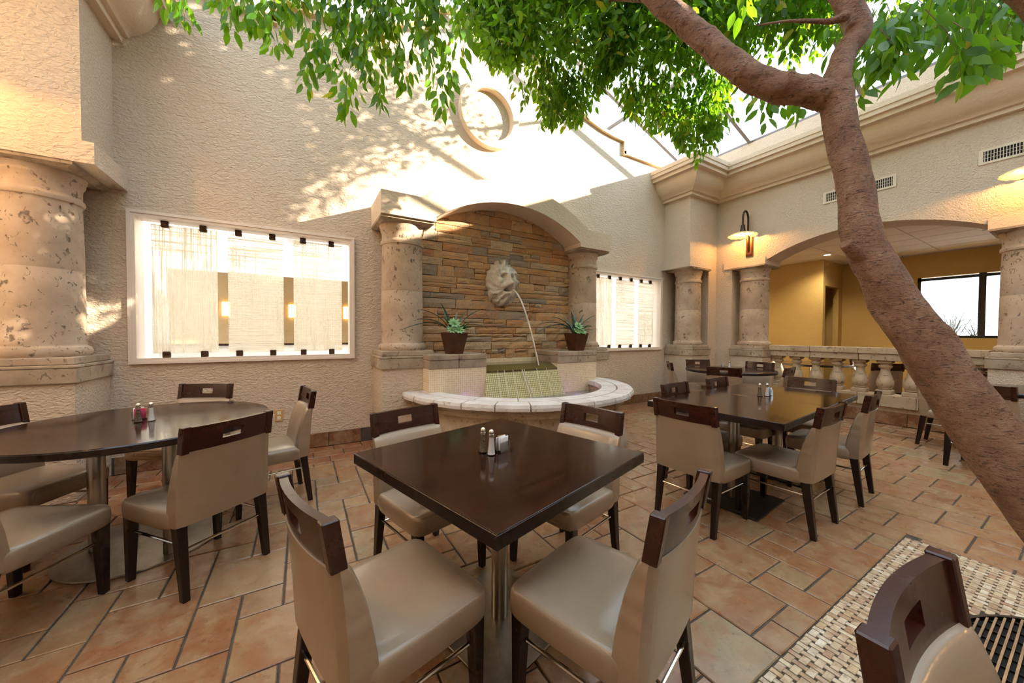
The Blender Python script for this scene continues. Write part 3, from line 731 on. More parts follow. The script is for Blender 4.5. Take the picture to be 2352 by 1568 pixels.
# arch header in convex slices
hd = MB()
xs_ = sorted(set([round(p[0], 5) for p in out]))
def ext(x):
    d = abs(x-CX); return ze+math.sqrt(RE_**2-d*d) if d <= xe0 else 2.775
def inn(x):
    d = abs(x-CX); return zi+math.sqrt(RI**2-d*d) if d < hs-1e-6 else 2.53
for a, b in zip(xs_, xs_[1:]):
    if b-a < 1e-4: continue
    a_, b_ = a+1e-5, b-1e-5
    hd.hexa([(a, FY, inn(a_)), (b, FY, inn(b_)), (b, YB, inn(b_)), (a, YB, inn(a_))], [(a, FY, ext(a_)), (b, FY, ext(b_)), (b, YB, ext(b_)), (a, YB, ext(a_))])
fbuild(hd, 'arch_header', M['wallsmooth'])
for s_ in (-1, 1):
    cx = CX+s_*1.365
    cyc = 4.19
    t_ = support('fountain_column', cx, cyc, cx-0.30, cx+0.30, 3.89, 4.5, 'stone column on the %s side of the fountain arch' % ('left' if s_ < 0 else 'right'), 0.6*s_)
# stone veneer
YS = 4.255
vb = fbuild(MB().box(CX-1.40, CX+1.40, YS, YB, 0.60, 2.56).box(CX-0.85, CX+0.85, YS+0.001, YB, 2.5, 2.97), 'veneer_back', M['dark'])
rng = random.Random(5)
var = []
for k in range(5):
    b_ = MB(); nx, nz = 4, 3; vs = []
    for j in range(nz):
        for i in range(nx):
            e = 0.0 if (i in (0, nx-1) or j in (0, nz-1)) else -0.012
            vs.append((-0.5+i/(nx-1)+rng.uniform(-.012, .012), e*1.0+rng.uniform(-0.006, 0.004), -0.5+j/(nz-1)+rng.uniform(-.03, .03)))
    f_ = [(j*nx+i, j*nx+i+1, (j+1)*nx+i+1, (j+1)*nx+i) for j in range(nz-1) for i in range(nx-1)]
    n0 = len(vs)
    vs += [(-0.5, 0.06, -0.5), (0.5, 0.06, -0.5), (0.5, 0.06, 0.5), (-0.5, 0.06, 0.5)]
    bot = [i for i in range(nx)]; top = [(nz-1)*nx+i for i in range(nx)]; lf = [j*nx for j in range(nz)]; rg_ = [j*nx+nx-1 for j in range(nz)]
    f_ += [tuple(reversed(bot))+(n0, n0+1), tuple(top)+(n0+2, n0+3), tuple(lf)+(n0+3, n0), tuple(reversed(rg_))+(n0+1, n0+2)]
    var.append(b_.add(vs, f_).mesh('veneer_stone', M['veneer']))
z = 0.86
segs = []
def lay(x0, x1, z0, z1, depth=0):
    segs.append((x0, x1, z0, z1))
while z < 2.95:
    h = rng.choice([0.07, 0.09, 0.105, 0.12, 0.135])
    x = CX-1.32-rng.uniform(0, 0.2)
    while x < CX+1.30:
        L = rng.choice([0.15, 0.22, 0.28, 0.34, 0.40, 0.46])
        if h >= 0.10 and rng.random() < 0.38:
            k = rng.uniform(0.35, 0.65); lay(x, x+L, z, z+h*k)
            if rng.random() < 0.5: lay(x, x+L, z+h*k, z+h)
            else: lay(x, x+L*0.45, z+h*k, z+h); lay(x+L*0.45, x+L, z+h*k, z+h)
        else: lay(x, x+L, z, z+h)
        x += L
    z += h
for (x0, x1, z0, z1) in segs:
    x0 = max(x0, CX-1.31); x1 = min(x1, CX+1.31)
    if x1-x0 < 0.03: continue
    d = 0.0 if x0 < CX < x1 else min(abs(x0-CX), abs(x1-CX))
    if d < hs and z0 > zi+math.sqrt(RI**2-d*d)+0.02: continue
    if d >= hs and z0 > 2.56: continue
    inst('veneer_stone', var[rng.randrange(5)], ft, ((x0+x1)/2-FO.x, YS-FO.y-0.014-rng.uniform(0.0, 0.022), (z0+z1)/2), (rng.uniform(-.02, .02), 0, rng.uniform(-.015, .015)), (x1-x0-0.006, 1, z1-z0-0.006))
# upper basin
BY = 3.685
for (a, b) in ((1.155, 1.845), (2.885, 3.575)):
    fbuild(MB().box(a+0.004, b-0.002, BY+0.012, 4.24, 0.40, 0.892), 'basin_wall', M['gmos'])
    n_ = 2
    for i in range(n_):
        q0, q1 = a+(b-a)*i/n_, a+(b-a)*(i+1)/n_
        fbuild(MB().bbox(q0+0.002, q1-0.002, BY, 4.24, 0.892, 0.984, 0.008, 2), 'basin_stone', M['cantera2'])
        fbuild(MB().bbox(q0+0.0015, q1-0.0015, BY-0.006, 4.235, 0.986, 1.045, 0.009, 2), 'coping_slab', M['cantera2'])
fbuild(MB().box(1.845, 2.885, 4.20, 4.25, 0.60, 0.95), 'basin_back', M['gmos'])
# weir: flared mosaic front with dark water lip
fbuild(MB().add([(1.845, BY+0.02, 0.832), (2.885, BY+0.02, 0.832), (2.96, 3.58, 0.42), (1.77, 3.58, 0.42), (1.845, BY+0.12, 0.42), (2.885, BY+0.12, 0.42)],
                [(0, 3, 2, 1), (0, 4, 3), (1, 2, 5)]), 'weir_face', M['gmosg'])
fbuild(MB().hexa([(1.845, BY+0.018, 0.78), (2.885, BY+0.018, 0.78), (2.885, 3.84, 0.78), (1.845, 3.84, 0.78)], [(1.845, BY+0.012, 0.838), (2.885, BY+0.012, 0.838), (2.885, 3.84, 0.892), (1.845, 3.84, 0.892)]), 'weir_lip', M['water'])
fbuild(MB().box(1.845, 2.885, 3.84, 4.22, 0.80, 0.896), 'upper_water', M['water'])
# water strands running down the weir
for (xa, xb, w_) in ((2.33, 2.40, 0.016), (2.36, 2.45, 0.012), (2.20, 2.22, 0.009), (2.08, 2.09, 0.010), (2.55, 2.56, 0.009), (1.99, 1.98, 0.007), (2.70, 2.72, 0.006)):
    pts = []
    for i in range(7):
        q = i/6; pts.append((xa+(xb-xa)*q, BY+0.02-(BY+0.02-3.58)*q*0.98-0.012, 0.845-(0.845-0.48)*q))
    fbuild(MB().tube(pts, [w_*0.5*(0.6+0.5*math.sin(i*2.1)**2) for i in range(7)], 6), 'water_strand', M['jet'], smooth=True)
# lower basin: bowl, coping stones, water
BC = (CX, 3.90)
bowl = [(1.05, 0.42), (1.10, 0.42), (1.10, 0.58), (1.37, 0.58), (1.375, 0.545), (1.345, 0.525), (1.34, 0.49), (1.315, 0.475), (1.30, 0.45), (1.29, 0.40), (1.31, 0.30), (1.345, 0.20), (1.375, 0.12), (1.385, 0.06), (1.38, 0.0)]
fbuild(MB().lathe(bowl, (BC[0], BC[1], 0), 64, PI, 2*PI, cap=False), 'bowl', M['bowl'], smooth=35)
fbuild(MB().lathe([(0.01, 0.50), (1.10, 0.50)], (BC[0], BC[1], 0), 48, PI, 2*PI, cap=False), 'basin_water', M['water2'])
def wedge(r0, r1, a0, a1, z0, z1, n=5, rough_=0.0):
    mb = MB(); vs = []; fs = []
    for i in range(n+1):
        a = a0+(a1-a0)*i/n; jr = rng.uniform(-rough_, rough_)
        for (r, z_) in ((r0, z0), (r1+jr, z0), (r1+jr+rough_*0.4, (z0+z1)/2), (r1-0.008+jr*0.6, z1), (r0+0.004, z1)):
            vs.append((BC[0]+r*math.cos(a), BC[1]+r*math.sin(a), z_))
    for i in range(n):
        for k_ in range(5): fs.append((i*5+k_, i*5+(k_+1) % 5, (i+1)*5+(k_+1) % 5, (i+1)*5+k_))
    fs.append((0, 1, 2, 3, 4)); fs.append(tuple(n*5+q for q in (4, 3, 2, 1, 0)))
    return mb.add(vs, fs)
nseg = 14; g_ = 0.004
for i in range(nseg):
    a0 = PI+PI*i/nseg+g_; a1 = PI+PI*(i+1)/nseg-g_
    fbuild(wedge(1.262, 1.44, a0, a1, 0.582, 0.64, 6, 0.008), 'coping_stone', M['coping'])
ninn = 9
for i in range(ninn):
    a0 = PI+PI*i/ninn+g_; a1 = PI+PI*(i+1)/ninn-g_
    fbuild(wedge(1.075, 1.257, a0, a1, 0.582, 0.64, 7, 0.0015), 'coping_stone', M['coping'])

# coloured pool lights under the water beside the weir
for x_ in (1.66, 3.06):
    ld = bpy.data.lights.new('pool_lamp', 'POINT'); ld.energy = 0.22; ld.color = (0.45, 0.25, 1.0); ld.shadow_soft_size = 0.03
    lo = bpy.data.objects.new('pool_lamp', ld); link(lo, ft); lo.location = (x_-FO.x, 3.50-FO.y, 0.54)
# lion mask
def lion_mesh():
    nu, nv = 96, 72; vs = []; fs = []
    g = lambda x, z, cx, cz, sx, sz: math.exp(-(((x-cx)/sx)**2+((z-cz)/sz)**2))
    r_ = random.Random(3)
    for j in range(nv+1):
        r = (j/nv)
        for i in range(nu):
            a = 2*PI*i/nu
            lock = 0.045*math.sin(a*11+3*math.sin(a*3))+0.03*math.sin(a*19+1)
            R = 1.0+lock*max(0, (r-0.55)/0.45)
            x = 0.235*R*r*math.cos(a); z_ = 0.29*R*r*math.sin(a)-(0.03 if math.sin(a) < 0 else 0)*r*abs(math.sin(a))
            dome = 0.14*math.sqrt(max(0, 1-r**2.4))+0.03
            ax = abs(x)
            mane = max(0, (r-0.48)/0.52)
            dome += mane*0.040*math.sin(a*9+3*math.sin(a*3)+r*9)*(1-0.3*r)+mane*0.022*math.sin(a*19+r*21+2*math.sin(a*5))+0.006*math.sin(a*31+r*40)*r
            f = dome
            f += 0.075*g(x, z_, 0, 0.02, 0.035, 0.10)            # nose bridge
            f += 0.075*g(x, z_, 0, -0.035, 0.042, 0.03)          # nose tip
            f += 0.06*g(ax, z_, 0.045, -0.065, 0.04, 0.035)     # muzzle pads
            f -= 0.14*g(x, z_, 0, -0.112, 0.038, 0.020)         # open mouth
            f += 0.07*g(x, z_, 0, -0.158, 0.04, 0.028)           # chin
            f += 0.045*g(ax, z_, 0.062, 0.105, 0.035, 0.018)     # brows
            f -= 0.055*g(ax, z_, 0.064, 0.062, 0.026, 0.018)     # eye sockets
            f += 0.016*g(ax, z_, 0.064, 0.06, 0.013, 0.010)      # eyes
            f += 0.035*g(ax, z_, 0.105, 0.0, 0.035, 0.045)       # cheeks
            f += 0.035*g(ax, z_, 0.15, 0.15, 0.035, 0.035)       # ears
            vs.append((x, -max(f, 0.0) if j < nv else 0.0, z_))
        if j == 0: vs = vs[:]
    for j in range(nv):
        for i in range(nu):
            k = (i+1) % nu; fs.append((j*nu+i, j*nu+k, (j+1)*nu+k, (j+1)*nu+i))
    return MB().add(vs, fs)
lm = lion_mesh().build('lion_mask', M['lion'], smooth=60); lm.location = (2.33, YS-0.02, 1.97)
lm.scale = (0.98, 1.1, 1.0)
tag(lm, 'pale carved stone lion head spouting water on the veneer wall', 'sculpture')
pts = []
for i in range(15):
    q = i/14; pts.append((2.395+0.215*q, 4.03-0.30*q, 1.855-0.98*q**1.7))
j_ = MB().tube(pts, [0.012-0.003*i/14+0.002*math.sin(i*3) for i in range(15)], 8).build('water_jet', M['jet'], smooth=True)
tag(j_, 'thin arc of water falling from the lion mouth into the upper basin', 'water')

# ------------------------------------------------------------------ potted succulents on the coping
def blade(mb, base, d, L, w_, rise, droop, n=9, fold=0.3):
    d = Vector(d).normalized(); side = Vector((-d.y, d.x, 0)); vs = []
    for i in range(n+1):
        q = i/n
        p = Vector(base)+d*(L*(q*0.35+q*q*droop))+Vector((0, 0, L*(rise*q-droop*0.75*q**2.6)))
        ww = w_*(1-q**1.6)*(0.75+0.5*min(q*3, 1)*0.5)+0.0005
        vs += [p-side*ww+Vector((0, 0, ww*fold)), p+Vector((0, 0, -0.002)), p+side*ww+Vector((0, 0, ww*fold)), p+Vector((0, 0, -0.006))]
    fs = []
    for i in range(n):
        for k in range(4): fs.append((i*4+k, i*4+(k+1) % 4, (i+1)*4+(k+1) % 4, (i+1)*4+k))
    mb.add(vs, fs)
def potted(cx, cy, label, seed, flip=False):
    rr = random.Random(seed)
    t = empty('potted_succulent', (cx, cy, 1.045)); tag(t, label, 'plant', 'potted succulents on the fountain coping')
    h, a, b = 0.243, 0.078, 0.122
    p = MB(); p.hexa([(-a, -a, 0), (a, -a, 0), (a, a, 0), (-a, a, 0)], [(-b, -b, h), (b, -b, h), (b, b, h), (-b, b, h)])
    p.build('pot', M['pot'], t)
    q = b-0.012
    MB().box(-q, q, -q, q, h-0.004, h+0.002).build('soil', M['dark'], t)
    s = -1 if flip else 1
    spec = [(-1, -0.15, 0.52, 0.013, 0.72, 0.62), (-0.9, 0.3, 0.44, 0.012, 0.85, 0.5), (-0.55, 0.2, 0.40, 0.012, 1.05, 0.32), (-0.3, -0.2, 0.42, 0.016, 1.05, 0.12), (-0.12, 0.3, 0.36, 0.015, 1.0, 0.08), (0.08, 0.1, 0.34, 0.014, 1.0, 0.04),
            (0.35, 0.1, 0.36, 0.014, 1.02, 0.12), (0.62, -0.1, 0.42, 0.015, 1.0, 0.25), (0.95, 0.2, 0.45, 0.006, 0.75, 0.55), (0.3, 0.5, 0.3, 0.012, 0.95, 0.1), (-0.6, -0.5, 0.3, 0.012, 0.9, 0.25)]
    for (dx, dy, L, w_, ri, dr) in spec:
        bl_ = MB(); blade(bl_, (dx*0.03, dy*0.03+0.02, h-0.01), (dx, dy, 0), L*1.3*rr.uniform(0.9, 1.05), w_*1.8, ri*0.72, dr); bl_.build('blade_leaf', M['agave'], t, smooth=True)
    for (x, y, z_, R) in ((-0.03, -0.075, h+0.105, 0.058), (-0.065, -0.095, h+0.03, 0.045), (0.02, -0.105, h+0.03, 0.05)):
        ro = MB()
        for ring, (n_, el, ll) in enumerate(((9, 0.15, 1.6), (8, 0.65, 0.8), (6, 1.1, 0.55))):
            for k in range(n_):
                a_ = 2*PI*k/n_+ring*0.35; d = Vector((math.cos(a_)*math.cos(el), math.sin(a_)*math.cos(el), math.sin(el)))
                d = Matrix.Rotation(0.75, 3, 'X') @ d
                sd_ = d.cross(Vector((0, -0.5, 0.8))).normalized(); L = R*ll; c = Vector((x, y, z_)); nrm = d.cross(sd_)
                ro.add([c, c+d*L*0.55+sd_*L*0.2+nrm*0.003, c+d*L, c+d*L*0.55-sd_*L*0.2+nrm*0.003, c+d*L*0.55-nrm*0.006], [(0, 1, 2), (0, 2, 3), (0, 4, 1), (0, 3, 4), (1, 4, 2), (4, 3, 2)])
        ro.build('rosette', M['rosette'], t)
    al = MB()
    for k in range(11):
        a_ = -1.2+2.9*rr.random(); blade(al, (0.055+0.02*rr.random(), -0.03+0.03*rr.random(), h-0.005), (math.cos(a_), math.sin(a_)-0.3, 0), rr.uniform(0.14, 0.21), 0.016, rr.uniform(0.45, 0.95), rr.uniform(0.1, 0.45), 6)
    al.build('aloe', M['aloe'], t, smooth=True)
    return t
potted(1.502, 3.845, 'bronze pot of spiky succulents on the left fountain coping', 1)
potted(3.345, 3.86, 'bronze pot of spiky succulents on the right fountain coping', 2)

# ------------------------------------------------------------------ chairs
def rot_lean(y, z): return y
ch_parts = {}
def seat_me():
    bm = bmesh.new(); bmesh.ops.create_grid(bm, x_segments=14, y_segments=14, size=0.5)
    vs = []; n = 15
    mb = MB(); X0, Y0, Y1 = 0.232, -0.185, 0.245
    lay_ = []
    bm.free()
    def ring(s, z):      # superellipse outline scaled by s
        pts = []
        for i in range(44):
            a = 2*PI*i/44; c, s2 = math.cos(a), math.sin(a)
            e = 2/9.0
            px = math.copysign(abs(c)**e, c)*X0*s; py = math.copysign(abs(s2)**e, s2)*(Y1-Y0)/2*s
            pts.append((px*(1.0 if py > -0.1 else 0.985), py+(Y0+Y1)/2, z))
        return pts
    rows = [(0.93, 0.333), (0.975, 0.334), (0.99, 0.342), (1.0, 0.37), (1.0, 0.39), (0.99, 0.408), (0.965, 0.420), (0.92, 0.426), (0.75, 0.432), (0.5, 0.436), (0.2, 0.438)]
    vs = [p for s, z in rows for p in ring(s, z)]; m_ = 44
    fs = [(j*m_+i, j*m_+(i+1) % m_, (j+1)*m_+(i+1) % m_, (j+1)*m_+i) for j in range(len(rows)-1) for i in range(m_)]
    fs.append(tuple(reversed(range(m_)))); fs.append(tuple((len(rows)-1)*m_+i for i in range(m_)))
    return MB().add(vs, fs).mesh('seat', M['vinylseat'], smooth=60)
def bow(x): return -0.026*(1-(x/0.2125)**2)        # plan bow of the back, towards the rear
def backrest_me():
    # stacked rounded sections, thick and upright below, thin and leaning above
    secs = [(0.345, -0.205, -0.150, 0.214, 0.3), (0.352, -0.226, -0.128, 0.2165, 0.35), (0.42, -0.229, -0.128, 0.2175, 0.5), (0.50, -0.232, -0.140, 0.217, 0.7), (0.58, -0.237, -0.157, 0.215, 0.85), (0.64, -0.242, -0.175, 0.214, 1.0), (0.683, -0.246, -0.192, 0.213, 1.0), (0.700, -0.248, -0.206, 0.2125, 1.0), (0.707, -0.250, -0.222, 0.211, 1.0)]
    nx = 14; vs = []; m_ = 2*(nx+1)
    for (z, yb, yf, hw_, k) in secs:
        for i in range(nx+1):
            x = -hw_+2*hw_*i/nx; e = 0.012 if i in (0, nx) else 0.0
            vs.append((x, yb+bow(x)*k*0.9+e, z))
        for i in range(nx+1):
            x = hw_-2*hw_*i/nx; e = 0.016 if i in (0, nx) else 0.0
            vs.append((x, yf+bow(x)*k*0.9-e, z+(0.004 if z > 0.69 else 0)))
    fs = [(j*m_+i, j*m_+(i+1) % m_, (j+1)*m_+(i+1) % m_, (j+1)*m_+i) for j in range(len(secs)-1) for i in range(m_)]
    fs.append(tuple(reversed(range(m_)))); fs.append(tuple((len(secs)-1)*m_+i for i in range(m_)))
    return MB().add(vs, fs).mesh('backrest', M['vinyl'], smooth=55)
def rail_me():
    # curved board with a rectangular handle opening
    mb = MB(); zs = [0.700, 0.744, 0.788, 0.826]; hole = 0.05; hw_ = 0.181
    xs2 = sorted(set([-hw_+2*hw_*i/14 for i in range(15)]+[-hole, hole])); th = 0.024
    yc = lambda x, z: -0.232+bow(x)*0.95-(z-0.70)*0.16
    for j in range(3):
        for a, b in zip(xs2, xs2[1:]):
            if j == 1 and -hole-1e-6 < (a+b)/2 < hole: continue
            z0, z1 = zs[j], zs[j+1]
            P_ = lambda x, z, s: (x, yc(x, z)+s*th/2, z)
            mb.hexa([P_(a, z0, -1), P_(b, z0, -1), P_(b, z0, 1), P_(a, z0, 1)], [P_(a, z1, -1), P_(b, z1, -1), P_(b, z1, 1), P_(a, z1, 1)])
    bm = bmesh.new(); me = mb.mesh('t', M['chairwood']); bm.from_mesh(me); bmesh.ops.remove_doubles(bm, verts=bm.verts, dist=1e-5)
    # drop the inner walls between neighbouring blocks
    seen = {}
    for f in bm.faces: seen.setdefault(tuple(sorted(v.index for v in f.verts)), []).append(f)
    dl = [f for fl in seen.values() if len(fl) > 1 for f in fl]; bmesh.ops.delete(bm, geom=dl, context='FACES_ONLY')
    out_ = MB().bm(bm); return out_.mesh('top_rail', M['chairwood'], smooth=30)
def post_me(s):
    bm = bmesh.new(); bmesh.ops.create_cube(bm, size=1)
    for v in bm.verts:
        z = 0.700 if v.co.z < 0 else 0.8305; x = s*0.1965+v.co.x*0.033
        y = -0.234-(z-0.70)*0.16+v.co.y*0.040+bow(0.19)*0.5; v.co = Vector((x, y, z))
    bmesh.ops.bevel(bm, geom=bm.edges[:], offset=0.003, segments=1, affect='EDGES')
    return MB().bm(bm).mesh('post', M['chairwood'])
def leg_me(s, front):
    bm = bmesh.new(); bmesh.ops.create_cube(bm, size=1)
    for v in bm.verts:
        t_ = v.co.z > 0; w_ = 0.046 if t_ else 0.030
        if front: c = Vector((s*0.196, 0.196, 0.34)) if t_ else Vector((s*0.199, 0.204, 0.0))
        else: c = Vector((s*0.190, -0.185, 0.36)) if t_ else Vector((s*0.193, -0.232, 0.0))
        v.co = c+Vector((v.co.x*w_, v.co.y*w_*1.05, 0))
    bmesh.ops.bevel(bm, geom=[e for e in bm.edges if abs(e.verts[0].co.z-e.verts[1].co.z) > 0.1], offset=0.003, segments=1, affect='EDGES')
    return MB().bm(bm).mesh('leg', M['legwood'])
CH = [('seat', seat_me()), ('backrest', backrest_me()), ('top_rail', rail_me()), ('post', post_me(-1)), ('post', post_me(1)),
      ('leg', leg_me(-1, True)), ('leg', leg_me(1, True)), ('leg', leg_me(-1, False)), ('leg', leg_me(1, False))]
zr_ = 0.262
for s_ in (-1, 1):
    CH.append(('rung', MB().tube([(s_*0.196, 0.196, zr_-0.004), (s_*0.191, -0.198, zr_)], 0.0068, 8).mesh('rung', M['chrome'], smooth=True)))
CH.append(('rung', MB().tube([(-0.192, -0.205, zr_-0.03), (0.192, -0.205, zr_-0.03)], 0.0068, 8).mesh('rung', M['chrome'], smooth=True)))
def chair(x, y, ang, label, group):
    """ang: heading of the sitter, degrees from +x"""
    t = empty('dining_chair', (x, y, 0), math.radians(ang-90)); tag(t, label, 'chair', group)
    for n_, me in CH: inst(n_, me, t)
    return t
def chair_rail(mx, my, ang, label, group, back=0.246):
    a = math.radians(ang); return chair(mx+back*math.cos(a), my+back*math.sin(a), ang, label, group)

# tables
def round_table(x, y, label, ped2=False, z=0.741, R=0.617, rz=0.0):
    t = empty('round_table', (x, y, 0), rz); tag(t, label, 'table', 'dark wood dining tables')
    MB().lathe([(0.02, z-0.003), (R-0.003, z-0.003), (R, z-0.006), (R, z-0.034), (R-0.004, z-0.038), (0.02, z-0.038)], n=96).build('edge_band', M['tabledge'], t, smooth=40)
    MB().lathe([(0.0005, z-0.003), (0.0006, z), (R-0.004, z), (R-0.002, z-0.003)], n=96, cap=False).build('tabletop', M['table'], t, smooth=40)
    for s_ in ((-1, 1) if ped2 else (0,)):
        MB().lathe([(0.038, 0.012), (0.038, z-0.038)], (0.0 if not ped2 else 0.095, 0.225*s_+(0.035 if ped2 else 0), 0), 24).build('pedestal', M['steel'], t, smooth=True)
    MB().lathe([(0.36, 0.0), (0.365, 0.004), (0.362, 0.011), (0.02, 0.0125)], n=72).build('base_plate', M['plate'], t, smooth=40)
    return t
def square_table(x, y, ang, label, S=0.918, z=0.741, pl=None):
    t = empty('square_table', (x, y, 0), math.radians(ang)); tag(t, label, 'table', 'dark wood dining tables')
    h = S/2
    MB().bbox(-h, h, -h, h, z-0.046, z-0.0025, 0.002, 1).build('edge_band', M['tabledge'], t)
    MB().bbox(-h+0.001, h-0.001, -h+0.001, h-0.001, z-0.004, z, 0.0016, 2).build('tabletop', M['table'], t)
    MB().lathe([(0.037, 0.008), (0.037, z-0.046)], n=24).build('pedestal', M['steel'], t, smooth=True)
    MB().bbox(-0.26, 0.26, -0.26, 0.26, 0.0, 0.011, 0.003, 1).build('base_plate', pl or M['plate'], t)
    return t
TC = (0.757, 1.378)
square_table(TC[0], TC[1], 15.6, 'square dark wood table in the foreground in front of the fountain')
LT = (-0.822, 2.955)
round_table(LT[0], LT[1], 'round dark wood table on two steel posts at the left', True, rz=math.atan2(-0.25, 0.39)-PI/2)
A1 = math.radians(5.2)
square_table(2.895, 1.479, 5.2, 'dark wood table of the joined pair nearer the fountain', pl=M['blackplate'])
square_table(2.895+0.921*math.cos(A1), 1.479+0.921*math.sin(A1), 5.2, 'dark wood table of the joined pair nearer the balustrade', pl=M['blackplate'])
round_table(5.76, 3.03, 'round dark wood table in the far corner by the arcade columns')
round_table(6.25, 0.18, 'round dark wood table at the right edge behind the leaning trunk')

K = 1.0723
def RM(p, q): return ((p[0]+q[0])/2*K, (p[1]+q[1])/2*K)
g1, g2, g3, g4 = 'chairs around the left round table', 'chairs around the foreground square table', 'chairs around the joined tables', 'chairs around the far round table'
chair_rail(-0.328, 2.319, math.degrees(math.atan2(0.771, -0.636)), 'beige chair seen from behind at the near right of the left round table', g1)
chair(-1.114, 2.392, math.degrees(math.atan2(0.891, 0.454)), 'beige chair at the lower left frame edge, only its seat and legs in view', g1)
chair_rail(-1.60, 3.285, -25.5, 'beige chair at the left frame edge beyond the round table', g1)
mx, my = RM((-0.859, 3.812), (-0.496, 3.637)); chair_rail(mx, my, -116, 'beige chair against the back wall behind the left round table', g1)
mx, my = RM((-0.01, 3.257), (0.057, 2.866)); chair_rail(mx, my, 190, 'beige chair seen from the side near the wall outlet', g1)
mx, my = RM((0.298, 1.916), (0.689, 2.025)); chair_rail(mx, my, -74.4, 'beige chair at the far left side of the foreground square table', g2)
mx, my = RM((1.353, 1.687), (1.445, 1.294)); chair_rail(mx, my, 193, 'beige chair at the far right side of the foreground square table', g2)
mx, my = RM((-0.045, 1.231), (0.059, 0.867)); chair_rail(mx, my, 15.6, 'large nearest beige chair left of the foreground table corner', g2)
mx, my = RM((0.705, 0.538), (1.046, 0.62)); chair_rail(mx, my, 106.5, 'large nearest beige chair right of the foreground table corner', g2)
chair(0.921, -0.09, -90, 'beige chair cropped at the lower right corner over the mosaic floor', 'single chairs by the tree grate')
chair_rail(2.175, 1.43, 4, 'beige chair seen from behind at the near end of the joined tables', g3)
chair_rail(2.92, 0.905, 92, 'beige chair on the near side of the joined tables beside the black base plate', g3)
chair_rail(3.775, 0.925, 96, 'beige chair on the near side of the joined tables closest to the tree trunk', g3)
chair_rail(2.96, 2.03, -84, 'beige chair on the far side of the joined tables nearest the fountain', g3)
chair_rail(3.73, 2.075, -84, 'beige chair on the far side of the joined tables, second from the fountain', g3)
chair_rail(4.575, 1.595, 186, 'beige chair at the balustrade end of the joined tables', g3)
chair_rail(6.18, 3.80, -120, 'beige chair in the corner behind the far round table, left of centre', g4)
chair_rail(5.03, 2.716, 20, 'beige chair seen from behind at the near side of the far round table', g4)
chair_rail(6.60, 2.985, 182, 'beige chair with its back to the balustrade at the far round table', g4)
chair_rail(5.22, 3.69, -46, 'beige chair seen edge-on beside the second window', g4)
chair_rail(5.836, 2.267, 98, 'beige chair at the right of the far round table before the balusters', g4)
chair_rail(5.41, 0.61, -8, 'beige chair behind the tree trunk with its back to the camera', 'chairs at the right edge table')
chair(6.42, 0.90, -90, 'beige chair behind the tree trunk beside the balustrade base', 'chairs at the right edge table')

# tableware
sh_body = MB().lathe([(0.021, 0), (0.0215, 0.004), (0.017, 0.014), (0.0125, 0.045), (0.0105, 0.078), (0.0115, 0.083)], n=10)
sh_cap = MB().lathe([(0.0118, 0.082), (0.0122, 0.091), (0.0095, 0.0925), (0.0115, 0.096), (0.0118, 0.102), (0.0085, 0.110), (0.002, 0.114)], n=16)
fill = MB().lathe([(0.0165, 0.005), (0.0150, 0.014), (0.0110, 0.045), (0.0092, 0.076)], n=10)
me_cap = sh_cap.mesh('cap', M['chrome'], smooth=True); me_gl = sh_body.mesh('glass', M['clearglass']); me_pep = fill.mesh('pepper_fill', M['pepper']); me_salt = fill.mesh('salt_fill', M['porcelain'])
def shaker(kind, x, y, label, z=0.741):
    t = empty('%s_shaker' % kind, (x, y, z)); tag(t, label, 'shaker', 'salt and pepper shakers')
    inst('glass', me_gl, t); inst('cap', me_cap, t); inst('fill', me_pep if kind == 'pepper' else me_salt, t)
cad = MB()
for (a, b, c, d) in ((-.034, .034, -.021, -.018), (-.034, .034, .018, .021), (-.034, -.031, -.018, .018), (.031, .034, -.018, .018)): cad.box(a, b, c, d, 0.0, 0.048)
cad.box(-.034, .034, -.021, .021, 0, 0.004)
for i in range(7): cad.box(-0.031+0.0095*i, -0.028+0.0095*i, -.0235, -.021, 0.004, 0.044)
me_cad = cad.mesh('sugar_caddy', M['clearglass'])
pk = lambda m_: MB().bbox(-0.024, 0.024, -0.0012, 0.0012, 0, 0.062, 0.001, 1).mesh('sugar_packet', m_)
me_pk = {k: pk(M[k]) for k in ('paper', 'paperblue', 'paperpink', 'paperbrown')}
def caddy(x, y, rz, label, place, kinds, z=0.741):
    o = inst('sugar_caddy', me_cad, None, (x, y, z), (0, 0, rz)); tag(o, label, 'caddy', 'sugar caddies')
    n = len(kinds)
    for i, k in enumerate(kinds):
        q = -0.0135+0.027*i/max(n-1, 1); ox = 0.004*math.sin(i*2.3)
        px = x+ox*math.cos(rz)-q*math.sin(rz); py = y+ox*math.sin(rz)+q*math.cos(rz)
        s_ = inst('sugar_packet', me_pk[k], None, (px, py, z+0.0045+0.003*((i*7) % 3)), (0.05*math.sin(i*1.7), 0.08*math.sin(i*2.9), rz))
        nm = {'paper': 'white', 'paperblue': 'blue', 'paperpink': 'pink', 'paperbrown': 'brown'}[k]
        tag(s_, '%s sweetener packet, %s in the clear caddy %s' % (nm, ('frontmost', 'second', 'third', 'fourth', 'fifth', 'sixth', 'seventh')[i], place), 'packet', 'packets %s' % place)
shaker('pepper', 0.693, 1.421, 'pepper shaker on the foreground square table'); shaker('salt', 0.710, 1.372, 'salt shaker on the foreground square table')
caddy(0.775, 1.392, 0.35, 'clear ribbed caddy of sweetener packets on the foreground square table', 'on the foreground square table', ['paper', 'paper', 'paper', 'paperblue', 'paperblue', 'paperbrown', 'paper'])
shaker('pepper', -0.838, 2.915, 'pepper shaker on the left round table'); shaker('salt', -0.785, 2.925, 'salt shaker on the left round table')
